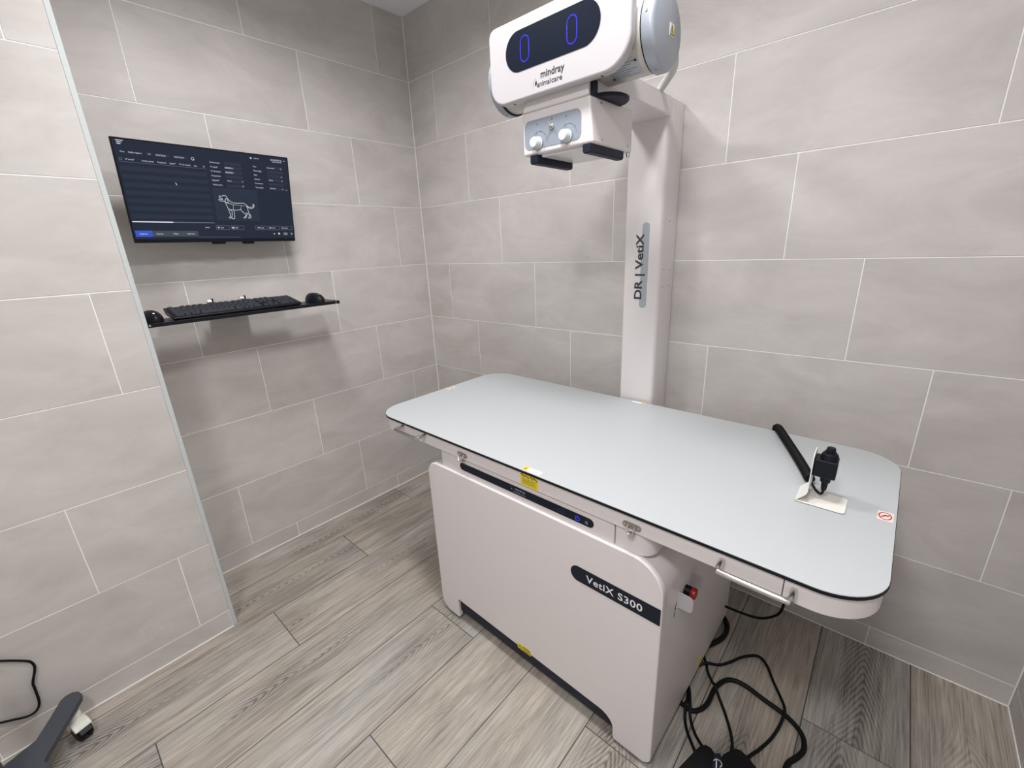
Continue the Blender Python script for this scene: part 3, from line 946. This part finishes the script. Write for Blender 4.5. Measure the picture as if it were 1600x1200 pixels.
for tx, z, e in (('Nombre animal', .8608, .544), ('Nº animal*', .8153, .5304), ('Nº de acceso', .7717, .544), ('Propietario', .7246, .540), ('Especie*', .6788, .528), ('Fecha nacim.', .6323, .5446)):
    s.text(tx, .4872, z, e, .0050)
for tx, z, e in (('Sexo', .8620, .7732), ('Peso (kg)', .8168, .804), ('Edad', .7702, .772), ('Operador', .7249, .790), ('Comentarios', .6793, .806), ('Tipo esteril.', .6333, .8058)):
    s.text(tx, .7525, z, e, .0050)
s.text('Desconocido', .8453, .8620, .895, .0046); s.text('admin', .8490, .7260, .878, .0046); s.text('No fértil', .8520, .6330, .890, .0046)
s.text('Perro', .5780, .6820, .602, .0046)
s.text('00000011', .5727, .8175, .6229, .0056); s.text('00000021', .5722, .7708, .6211, .0056)
s.text('admin', .7634, .9506, .7968, .0042)
s.text('mindray', .8890, .9570, .9554, .0066); s.text('animalcare', .8865, .9350, .9494, .0050)
s.disc(.8800, .9520, .0024); s.disc(.9708, .9539, .0018); s.rect(.7390, .9400, .7500, .9570)
for tx, a, b in (('Examinar', .1215, .1566), ('Vídeo', .2091, .2381), ('Informe', .2880, .3279)): s.text(tx, a, .0962, b, .0052)
s.text('Crear', .490, .1650, .5113, .0048); s.text('Guardar', .574, .1665, .6033, .0048)
s.text('Sin imagen', .7420, .1660, .7780, .0046); s.text('Ver ajuste', .8246, .1665, .857, .0046); s.text('Emergencia', .9115, .1660, .95, .0046)
s.text('12:06:06', .9160, .1027, .942, .0040); s.text('06/07/2024', .9130, .0850, .944, .0040)
s.disc(.4775, .1648, .0030); s.disc(.568, .1645, .0036); s.disc(.8806, .0948, .0040); s.disc(.8453, .0935, .0026); s.ring(.9751, .0928, .0030, .0012)
s.line([(.732, .160), (.736, .171), (.741, .163), (.747, .170)], .0014); s.line([(.815, .159), (.820, .173), (.824, .159)], .0016); s.rect(.905, .160, .910, .170)
s.ring(.3936, .8753, .0042, .0015); s.line([(.396, .868), (.399, .860)], .0015)
s.line([(.167, .882), (.171, .872), (.176, .878)], .0012)
for z in (.6828, .6307): s.line([(.668, z + .005), (.6722, z - .004), (.6765, z + .005)], .0011)
for z in (.8595, .7672, .7216, .6280): s.line([(.937, z + .005), (.941, z - .004), (.945, z + .005)], .0011)
s.line([(.964, .6230), (.974, .6200)], .0012)
s.line([(.2765, .6200), (.2810, .6020)], .0022)
s.disc(.9293, .0360, .0006)
flat('screen_icons', s.mb, 'screen_text', scr)['kind'] = 'stuff'
s = Scr(.0009)
s.line([(.026, .9745), (.058, .9745)], .0016); s.line([(.0279, .9590), (.0499, .9590)], .0016); s.line([(.0291, .9440), (.0441, .9440)], .0018)
s.line([(.0150, .2185), (.2219, .2172)], .0030)
flat('menu_mark', s.mb, 'screen_white', scr)
Scr(.0010).text('Registrar', .0363, .0965, .0756, .0052)
s = Scr(.0009)
s.line([(.2219, .2172), (.4568, .2170)], .0024)
s.line([(.0170, .7857), (.461, .7857)], .0007); s.frame(.0235, .800, .034, .820, .0009)
s.line([(.3500, .0610), (.6087, .0560)], .0007)
for a, c in ((.4640, .5436), (.5575, .6370), (.7185, .7978), (.8098, .8886), (.9008, .9806)): s.frame(a, .1435, c, .1860, .0008)
s.text('Eliminar', .3985, .1664, .425, .0042)
flat('screen_lines', s.mb, 'screen_dim', scr)
DOG = {
 'top':[(0.5128, 0.5136), (0.5261, 0.5114), (0.5406, 0.521), (0.5537, 0.514), (0.5598, 0.4938), (0.568, 0.4736), (0.5802, 0.4536), (0.5955, 0.4443), (0.6198, 0.4426), (0.6489, 0.4462), (0.6651, 0.441), (0.6765, 0.4253), (0.6856, 0.4078), (0.7001, 0.403), (0.7156, 0.4098), (0.7223, 0.4249), (0.7197, 0.4357), (0.718, 0.4406)],
 'tail2':[(0.718, 0.4406), (0.7259, 0.4325), (0.7258, 0.4142), (0.7166, 0.3953), (0.7011, 0.3884), (0.6889, 0.395), (0.6756, 0.4144)],
 'mouth':[(0.5128, 0.5136), (0.5105, 0.501), (0.5167, 0.4934), (0.5279, 0.4875), (0.5289, 0.4772), (0.5193, 0.4785), (0.5095, 0.4776), (0.5068, 0.4685), (0.5176, 0.459), (0.5354, 0.4619)],
 'throat':[(0.5354, 0.4619), (0.5439, 0.4473), (0.5477, 0.4231), (0.5543, 0.3849), (0.5593, 0.3498), (0.5643, 0.3144), (0.5625, 0.2928), (0.5533, 0.2795), (0.5586, 0.2711), (0.5673, 0.2786), (0.5695, 0.2895)],
 'ear':[(0.5496, 0.4894), (0.5435, 0.4646), (0.5476, 0.4441), (0.5552, 0.4412), (0.5616, 0.4591), (0.5583, 0.4763), (0.5538, 0.4933)],
 'collar':[(0.5572, 0.4413), (0.5707, 0.4353), (0.5916, 0.4213)],
 'leg2':[(0.5666, 0.3644), (0.5761, 0.3578), (0.5763, 0.3364), (0.5726, 0.2932), (0.5694, 0.2787), (0.5764, 0.2659), (0.5875, 0.2758), (0.5896, 0.3156), (0.591, 0.3658)],
 'belly':[(0.5593, 0.3725), (0.573, 0.3683), (0.593, 0.366), (0.6134, 0.3657), (0.6327, 0.3741), (0.6363, 0.3829)],
 'hind':[(0.6327, 0.3741), (0.6451, 0.3473), (0.6602, 0.3262), (0.6629, 0.3081), (0.6575, 0.2932), (0.6485, 0.2854), (0.652, 0.2768), (0.6631, 0.2838), (0.6669, 0.3046), (0.6729, 0.3269), (0.6674, 0.3376)],
 'hind2':[(0.6756, 0.4144), (0.6802, 0.3929), (0.6822, 0.3639), (0.6878, 0.3276), (0.695, 0.3095), (0.6951, 0.2836), (0.6839, 0.2772), (0.6789, 0.2844), (0.6877, 0.2981), (0.683, 0.32), (0.6713, 0.3341)],
}
s = Scr(.0010)
for k, P in DOG.items():
    s.line([(q.x, q.y) for q in spline([(a, b, 0) for a, b in P], 3)], .0015)
for P in ([(0.5916, 0.4213), (0.61, 0.4227), (0.6344, 0.4201), (0.6715, 0.4155)], [(0.5916, 0.4213), (0.5875, 0.387), (0.5872, 0.3692)], [(0.6427, 0.4207), (0.6363, 0.3829)]):
    q = spline([(a, b, 0) for a, b in P], 6)
    for i in range(0, len(q) - 1, 2): s.line([(q[i].x, q[i].y), (q[i + 1].x, q[i + 1].y)], .0010)
flat('dog_outline', s.mb, 'screen_line', scr)

# ------------------------------------------------------------------ keyboard tray on the wall
TRZ = 1.1655
TR = thing('keyboard_tray', 'narrow black metal wall shelf under the monitor holding the keyboard', 'shelf', (0, -1.03, TRZ - .01))
make('board', MB().box(.096, .232, -1.378, -.682, TRZ - .004, TRZ), 'black_metal', TR, bevel=.001)
make('front_lip', MB().box(.2295, .2340, -1.378, -.682, TRZ - .0125, TRZ + .0003), 'black_metal', TR, bevel=.001)
for yv in (-1.355, -.700):
    make('screw', MB().lathe([(.0028, 0), (.0028, .0012), (.001, .002)], (.234, yv, TRZ - .006), (1, 0, 0), 10), 'steel', TR)
make('wall_plate', MB().box(-.0003, .004, -1.13, -.98, TRZ - .030, TRZ + .004), 'black_metal', TR, bevel=.001)
make('support', MB().box(.0035, .11, -1.125, -.985, TRZ - .010, TRZ - .0038), 'black_metal', TR, bevel=.001)
for yv in (-1.135, -1.020):
    c = MB().prism([(0, 0), (.010, 0), (.010, .045), (.004, .053), (0, .053)], (.080, yv - .006, TRZ - .004), (1, 0, 0), (0, 0, 1), -.016)
    cl = make('clip', c, 'dull_steel', TR, bevel=.001)
    make('clip_pad', MB().box(.0800, .0915, yv + .0095, yv + .014, TRZ + .02, TRZ + .052), 'black_rubber', cl, bevel=.001)

# keyboard
KB = thing('keyboard', 'full-size black keyboard lying on the wall shelf under the monitor', 'keyboard', (.16, -1.062, TRZ))
KL, KR, KF, KBk = -1.284, -.846, .2285, .096    # left, right (y) and front, back (x)
zf, zb = TRZ + .013, TRZ + .036


def kz(x): return zf + (zb - zf) * (KF - x) / (KF - KBk)


case = MB()
prof = [(KF, TRZ + .0045), (KF, zf - .004), (KF - .004, zf), (KBk, zb), (KBk, zb - .010), (KBk + .02, TRZ + .012), (KF - .01, TRZ + .0005)]
case.loft([[Vector((x, y, z)) for x, z in prof] for y in (KL, KR)])
make('case', case, 'black_plastic', KB, bevel=.0015)
for yv in (KL + .03, KR - .03):
    make('foot', MB().box(.112, .120, yv - .010, yv + .010, TRZ, TRZ + .025), 'key_plastic', KB)
KEYM = {}
slope = math.atan2(zb - zf, KF - KBk)


def key(yc, xc, w, d=.0155):
    k = (round(w, 4), round(d, 4))
    if k not in KEYM:
        a, b, h = w / 2, d / 2, .0062
        vs = [(sx * b, sy * a, 0) for sx, sy in ((-1, -1), (1, -1), (1, 1), (-1, 1))] + [(sx * (b - .0022), sy * (a - .0022), h) for sx, sy in ((-1, -1), (1, -1), (1, 1), (-1, 1))]
        me = bpy.data.meshes.new('key')
        me.from_pydata(vs, [], [(4, 5, 6, 7), (0, 1, 5, 4), (1, 2, 6, 5), (2, 3, 7, 6), (3, 0, 4, 7)])
        me.materials.append(MATS['key_plastic']); KEYM[k] = me
    o = bpy.data.objects.new('key', KEYM[k]); COL.objects.link(o); o.parent = KB
    o.location = Vector((xc, yc, kz(xc) - .0005)) - ORG[KB.name]
    o.rotation_euler = (0, slope, 0)


U = .01875
y0 = KL + .008
rows = [[1] * 13 + [2], [1.5] + [1] * 12 + [1.5], [1.75] + [1] * 11 + [2.25], [2.25] + [1] * 10 + [2.75], [1.5, 1, 1.5, 6, 1.5, 1, 1, 1.5]]
xr = [.1190 + .0188 * i for i in range(1, 6)]
for fx in (0, 2, 3, 4, 5, 6.6, 7.6, 8.6, 9.6, 11, 12, 13, 14):
    key(y0 + (fx + .5) * U, .1140, U - .0025, .0145)
for i, r in enumerate(rows):
    a = 0
    for w in r:
        key(y0 + (a + w / 2) * U, xr[i] + .001, w * U - .0025); a += w
nav = y0 + 15.35 * U
for i in (0, 1):
    for k in range(3): key(nav + (k + .5) * U, xr[i] + .001, U - .0025)
for k in range(3): key(nav + (k + .5) * U, .1140, U - .0025, .0145)
for k in range(3): key(nav + (k + .5) * U, xr[4] + .001, U - .0025)
key(nav + 1.5 * U, xr[3] + .001, U - .0025)
num = nav + 3.3 * U
for i in range(5):
    for k in range(4):
        if i == 4 and k == 0: key(num + U, xr[4] + .001, 2 * U - .0025); continue
        if i == 4 and k == 1: continue
        key(num + (k + .5) * U, xr[i] + .001, U - .0025)


# mice
def mouse(loc, rz, label):
    T = thing('computer_mouse', label, 'mouse', loc, rz)
    L, Wd, Hh = .056, .031, .036
    mb = MB(); loops = []
    for j in range(9):
        ph = j / 8 * PI / 2 * .985
        s_, c_ = math.sin(ph), math.cos(ph)
        loops.append([Vector(loc) + Vector(((L * (c_ ** .8)) * math.cos(a) + .004 * s_, Wd * (c_ ** .75) * math.sin(a) * (1 - .10 * math.cos(a) ** 2),
                                             .003 + Hh * s_ * (1 - .18 * math.cos(a) * c_))) for a in [2 * PI * i / 28 for i in range(28)]])
    mb.loft(loops)
    body = make('body', mb, 'black_plastic', T, angle=60)
    mb = MB(); mb.lathe([(.001, -.0035), (.0075, -.003), (.0075, .003), (.001, .0035)], Vector(loc) + Vector((.031, 0, .0265)), (0, 1, 0), 16)
    make('scroll_wheel', mb, 'dull_steel', T)
    mb = MB().tube([Vector(loc) + Vector((a, 0, b)) for a, b in ((.0525, .0135), (.044, .0225), (.036, .0285), (.020, .0345))], .0007, 6, 3)
    make('button_gap', mb, 'ink', T)
    make('skid_base', MB().prism(circle(0, 0, L * .93, 24, Wd * .93), Vector(loc), (1, 0, 0), (0, 1, 0), .0045), 'key_plastic', T)
    return T


mouse((.170, -.762, TRZ), math.radians(12), 'black mouse at the right end of the wall shelf, beside the keyboard')
mouse((.170, -1.335, TRZ), math.radians(5), 'black mouse at the left end of the wall shelf, half behind the wall edge')

# ------------------------------------------------------------------ hand switch and its stand on the table
HS = thing('switch_holder', 'cream bent-metal holder standing on the right end of the grey table top', 'holder', (2.035, -.515, TOPZ))
a0, a1 = -.550, -.480
base = MB().prism(rrect(1.992, 2.086, -.556, -.482, (.003, .008, .008, .003), 4), (0, 0, TOPZ + .0012), (1, 0, 0), (0, 1, 0), .0022)
make('base_plate', base, 'bracket_cream', HS, bevel=.0006)
make('pad', MB().prism(rrect(1.9925, 2.0855, -.5555, -.4825, (.003, .008, .008, .003), 4), (0, 0, TOPZ + .0002), (1, 0, 0), (0, 1, 0), .0010), 'black_rubber', HS)
prof = [(1.992, TOPZ + .0034), (2.0095, TOPZ + .0235), (2.0120, TOPZ + .0290), (2.0155, TOPZ + .1280)]
th = .0020
mb = MB()
full = prof + [(x + th, z - (.0012 if i < 2 else 0)) for i, (x, z) in reversed(list(enumerate(prof)))]
mb.loft([[Vector((x, yv, z)) for x, z in full] for yv in (-.556, -.482)])
hb = MB()
hb.loft([[Vector((x, yv, z)) for x, z in ((1.992, TOPZ + .0034), (2.0095, TOPZ + .0235), (2.0120, TOPZ + .0290), (2.0140, TOPZ + .0290), (2.0115, TOPZ + .0225), (1.995, TOPZ + .0034))] for yv in (-.556, -.482)])
make('sloped_flap', hb, 'bracket_cream', HS, bevel=.0005)
make('upright', MB().prism(rrect(-.546, -.492, TOPZ + .0285, TOPZ + .1230, (.001, .001, .012, .012), 5), (2.0120, 0, 0), (0, 1, 0), (0, 0, 1), .0020), 'bracket_cream', HS, bevel=.0004)

SWT = thing('hand_switch', 'black exposure hand switch clipped upright on the cream holder, with thick cord', 'hand switch', (2.040, -.519, TOPZ))
sc_ = Vector((2.0395, -.519, 0))
make('clip_block', MB().box(2.0142, 2.0570, -.539, -.500, TOPZ + .066, TOPZ + .108), 'black_plastic', SWT, bevel=.0025)
make('grip', MB().lathe([(.007, .048), (.0095, .050), (.0120, .067), (.0140, .074), (.0168, .078), (.0168, .114), (.0150, .120), (.0120, .122), (.0115, .125), (.0001, .125)], sc_ + Vector((0, 0, TOPZ)), (0, 0, 1), 28), 'black_plastic', SWT)
make('button', MB().lathe([(.0085, .124), (.0088, .1320), (.0075, .1350), (.0001, .1360)], sc_ + Vector((0, 0, TOPZ)), (0, 0, 1), 24), 'black_plastic', SWT)
make('cable_boot', MB().lathe([(.0040, .028), (.0055, .031), (.0066, .049)], sc_ + Vector((0, 0, TOPZ)), (0, 0, 1), 16), 'black_rubber', SWT)
cord = [(2.0395, -.519, TOPZ + .032), (2.037, -.516, TOPZ + .016), (2.026, -.500, TOPZ + .012), (2.014, -.474, TOPZ + .013), (2.006, -.452, TOPZ + .014)]
make('cord', MB().tube(cord, .0028, 8, 5), 'black_rubber', SWT)
ck = [(2.006, -.452, TOPZ + .014), (1.994, -.420, TOPZ + .0145), (1.972, -.365, TOPZ + .0145), (1.940, -.290, TOPZ + .0145), (1.904, -.208, TOPZ + .0150), (1.886, -.168, TOPZ + .0150), (1.876, -.142, TOPZ + .008), (1.872, -.128, TOPZ - .014), (1.871, -.122, TOPZ - .10)]
sp_ = spline(ck, 34)
mb = MB()
mb.tube(ck, .0098, 12, 8)
make('coil_core', mb, 'black_rubber', SWT)
# coils
loops = []
n = len(sp_)
hel = []
tot = 0
fr = None
for i, p_ in enumerate(sp_):
    d = (sp_[min(i + 1, n - 1)] - sp_[max(i - 1, 0)]).normalized()
    if fr is None: fr = d.orthogonal().normalized()
    fr = (fr - d * fr.dot(d)).normalized(); b_ = d.cross(fr)
    tot += (sp_[i] - sp_[i - 1]).length if i else 0
    hel.append((p_, fr.copy(), b_, tot))
pts = []
L_ = hel[-1][3]; turns = int(L_ / .0048); q = 0
for k in range(turns * 7):
    tt = k / (turns * 7) * L_
    while q < n - 2 and hel[q + 1][3] < tt: q += 1
    p0, f0, bb0, t0 = hel[q]; p1 = hel[q + 1][0]; t1 = hel[q + 1][3]
    u = (tt - t0) / max(t1 - t0, 1e-9)
    an = 2 * PI * k / 7
    pts.append(p0.lerp(p1, u) + (f0 * math.cos(an) + bb0 * math.sin(an)) * .0100)
make('coiled_cord', MB().tube(pts, .0023, 5, 0), 'black_rubber', SWT, angle=80)

# ------------------------------------------------------------------ foot pedal and cables on the floor
FP = thing('foot_pedal', 'black double foot pedal on the floor in front of the table base', 'foot pedal', (1.965, -.765, 0))


def pedal_part(name, poly, z0, z1, mat, bev=.004, grow=0.0):
    cx = sum(q[0] for q in poly) / len(poly); cy = sum(q[1] for q in poly) / len(poly)
    poly = [(cx + (a - cx) * (1 + grow), cy + (b - cy) * (1 + grow)) for a, b in poly]
    return make(name, MB().prism(poly, (0, 0, z0), (1, 0, 0), (0, 1, 0), z1 - z0), mat, FP, bevel=bev, seg=3)


LOBE_L = [(1.8900, -.738), (1.8980, -.714), (1.9080, -.7045), (1.9220, -.7030), (1.9320, -.710), (1.9420, -.726), (1.9750, -.790), (1.9500, -.862), (1.8950, -.880), (1.8600, -.850)]
LOBE_R = [(1.9480, -.712), (1.9500, -.700), (1.9640, -.672), (1.9740, -.662), (1.9860, -.660), (2.0000, -.664), (2.0500, -.690), (2.0650, -.730), (2.0400, -.790), (1.9950, -.800), (1.9560, -.735)]
pedal_part('pedal', LOBE_L, .012, .056, 'black_rubber', .006)
pedal_part('pedal', LOBE_R, .012, .056, 'black_rubber', .006)
pedal_part('hood', [(1.9320, -.716), (1.9450, -.704), (1.9560, -.722), (1.9960, -.800), (1.9700, -.835), (1.9420, -.800)], .014, .060, 'navy_matte', .004)
pedal_part('base', [(1.885, -.745), (1.900, -.708), (1.930, -.700), (1.950, -.695), (1.975, -.658), (2.005, -.662), (2.060, -.69), (2.075, -.73), (2.045, -.80), (1.99, -.86), (1.93, -.89), (1.86, -.87), (1.85, -.83)], 0, .014, 'black_plastic', .003)
pu = Vector((.72, .69, 0)).normalized(); pw = Vector((-.69, .72, 0)).normalized()
o_ = Vector((1.955, -.750, .0606))
t = MB().stroke([(-.010, -.004), (.006, .026)], .0026, o_, pu, pw)
c = [(.004 + .010 * math.cos(a), .016 + .009 * math.sin(a)) for a in [math.radians(130 - 26 * i) for i in range(9)]]
t.stroke(c, .0022, o_, pu, pw)
flat('pedal_mark', t, 'pale_ink', FP)


def cable(name, pts, r, label, cat='cable', mat='black_rubber'):
    o = make(name, MB().tube(pts, r, 10, 6), mat, None, at=pts[0])
    tag(o, label, cat)
    return o


cable('cable', [(1.77, -.340, .0055), (1.791, -.367, .0055), (1.808, -.401, .0055), (1.82, -.418, .0055), (1.833, -.445, .0055), (1.859, -.479, .0115), (1.868, -.49, .022), (1.884, -.509, .012),
                (1.916, -.548, .0055), (1.941, -.588, .0055), (1.955, -.620, .010), (1.961, -.648, .022), (1.964, -.680, .030)], .0043,
      'thin black cable running from the table base between the loops to the right-hand pedal')
cable('cable', [(1.775, -.47, .0055), (1.803, -.442, .0055), (1.822, -.424, .014), (1.855, -.397, .0055), (1.88, -.363, .0055), (1.897, -.332, .0055), (1.916, -.306, .0055), (1.945, -.283, .0055),
                (1.973, -.299, .0055), (2.003, -.349, .0055), (2.03, -.39, .0055), (2.047, -.43, .0180), (2.050, -.462, .024), (2.046, -.50, .014), (2.035, -.543, .0055), (2.018, -.59, .0055), (2.006, -.618, .008), (1.999, -.645, .020), (1.994, -.675, .030)], .0043,
      'thin black cable making the widest, farthest arc over the floor to the pedal')
cable('thick_cable', [(1.735, -.54, .0095), (1.777, -.579, .0095), (1.803, -.602, .0095), (1.838, -.606, .0095), (1.859, -.583, .0095), (1.868, -.549, .0095), (1.87, -.491, .0095), (1.886, -.446, .0095),
                      (1.909, -.427, .0095), (1.945, -.424, .0095), (1.994, -.435, .0095), (2.051, -.446, .0095), (2.085, -.463, .0095), (2.104, -.485, .0095), (2.11, -.517, .0095),
                      (2.102, -.546, .0095), (2.084, -.583, .0095), (2.082, -.62, .0095), (2.092, -.68, .0095), (2.11, -.76, .0095)], lambda u: .0068,
      'thickest black cable winding in an S across the floor and around the pedal')
cable('cable', [(1.77, -.52, .0055), (1.795, -.537, .0055), (1.808, -.55, .006), (1.818, -.59, .016), (1.820, -.608, .0235), (1.826, -.628, .014), (1.835, -.648, .006), (1.850, -.672, .007), (1.872, -.702, .018), (1.892, -.728, .028), (1.905, -.74, .030)], .0043,
      'thin black cable nearest the table base entering the left pedal')
cable('cable', [(1.765, -.49, .0055), (1.783, -.511, .0055), (1.807, -.539, .0055), (1.825, -.585, .016), (1.832, -.606, .0240), (1.844, -.632, .010), (1.867, -.661, .006), (1.888, -.682, .013), (1.902, -.698, .024), (1.914, -.715, .030)], .0043,
      'thin black cable beside the innermost one, reaching the left pedal from above')
cable('thick_cable', [(1.74, -.17, .011), (1.771, -.184, .011), (1.802, -.188, .011), (1.822, -.208, .011), (1.832, -.231, .011), (1.835, -.263, .011), (1.828, -.301, .011), (1.804, -.35, .011), (1.782, -.381, .011), (1.75, -.41, .011)], .0080,
      'thick black cable loop bulging out behind the rear corner of the table base')
cable('cable', [(1.770, -.22, .086), (1.804, -.22, .086), (1.827, -.22, .088), (1.859, -.22, .090), (1.903, -.22, .097), (1.935, -.22, .111), (1.965, -.22, .141), (1.978, -.22, .166), (1.983, -.22, .20),
                (1.985, -.22, .26), (1.975, -.215, .40), (1.93, -.21, .60), (1.88, -.20, .7165)], .0043,
      'thin black cable hanging in a bow under the right half of the table')
cable('cable', [(.3745, -1.992, .143), (.3745, -1.966, .130), (.3745, -1.945, .118), (.3745, -1.917, .103), (.3745, -1.898, .108), (.3745, -1.888, .130), (.3745, -1.884, .178), (.3745, -1.882, .201), (.3745, -1.868, .240),
                (.3745, -1.867, .262), (.3745, -1.876, .279), (.3745, -1.915, .316), (.3745, -1.965, .352), (.3745, -2.03, .40)][::-1], .0032,
      'black cable looping against the left wall above the caster leg')
bpy.context.view_layer.update()

# ------------------------------------------------------------------ wheeled base leg at the lower left
WB = thing('wheeled_stand', 'charcoal leg of a wheeled stand with a caster, by the left wall', 'stand', (.63, -1.97, 0))
top = [(.386, -1.822), (.396, -1.810), (.412, -1.804), (.428, -1.806), (.440, -1.813), (.500, -1.845), (.590, -1.892), (.628, -1.880), (.72, -1.86), (.76, -1.93), (.74, -2.02), (.66, -2.06), (.560, -2.02), (.525, -1.965), (.500, -1.905), (.440, -1.872), (.395, -1.850), (.386, -1.838)]
make('leg', MB().prism(top, (0, 0, .092), (1, 0, 0), (0, 1, 0), .020), 'charcoal_paint', WB, bevel=.004, seg=3)
make('post', MB().lathe([(.05, .112), (.045, .118), (.030, .122), (.028, .60)], (.665, -1.965, 0), (0, 0, 1), 24), 'charcoal_paint', WB)
cs = make('caster', MB().lathe([(.007, .05), (.007, .092)], (.436, -1.836, 0), (0, 0, 1), 14), 'steel', WB)
d = Vector((.93, .30, 0)).normalized(); n_ = Vector((-.30, .93, 0)).normalized()
cc = Vector((.462, -1.828, .030))
for s_ in (-1, 1):
    make('wheel', MB().lathe([(.012, -.0065), (.026, -.0065), (.030, -.0035), (.030, .0035), (.026, .0065), (.012, .0065)], cc + n_ * .0105 * s_, n_, 28), 'black_rubber', cs)
hood = []
for k in range(13):
    a = math.radians(35 + 150 * k / 12)
    hood.append((.035 * math.cos(a), .035 * math.sin(a)))
hp_ = hood + [(.75 * x, .75 * z) for x, z in reversed(hood)]
mbh = MB()
ins = [cc + d * x + Vector((0, 0, z)) - n_ * .0035 for x, z in hood]
mbh.prism(hood + [(x * .55, z * .55) for x, z in reversed(hood)], cc - n_ * .0195, d, (0, 0, 1), -.039)
make('wheel_hood', mbh, 'caster_grey', cs, bevel=.002)
make('swivel_cap', MB().lathe([(.019, .060), (.019, .078), (.015, .084)], (.440, -1.836, 0), (0, 0, 1), 20), 'caster_grey', cs)
make('brake_lever', MB().prism(rrect(-.014, .014, 0, .024, .003, 3), cc + d * .026 + Vector((0, 0, .020)), n_, (d * .6 + Vector((0, 0, -.35))), .004), 'black_plastic', cs, bevel=.001)
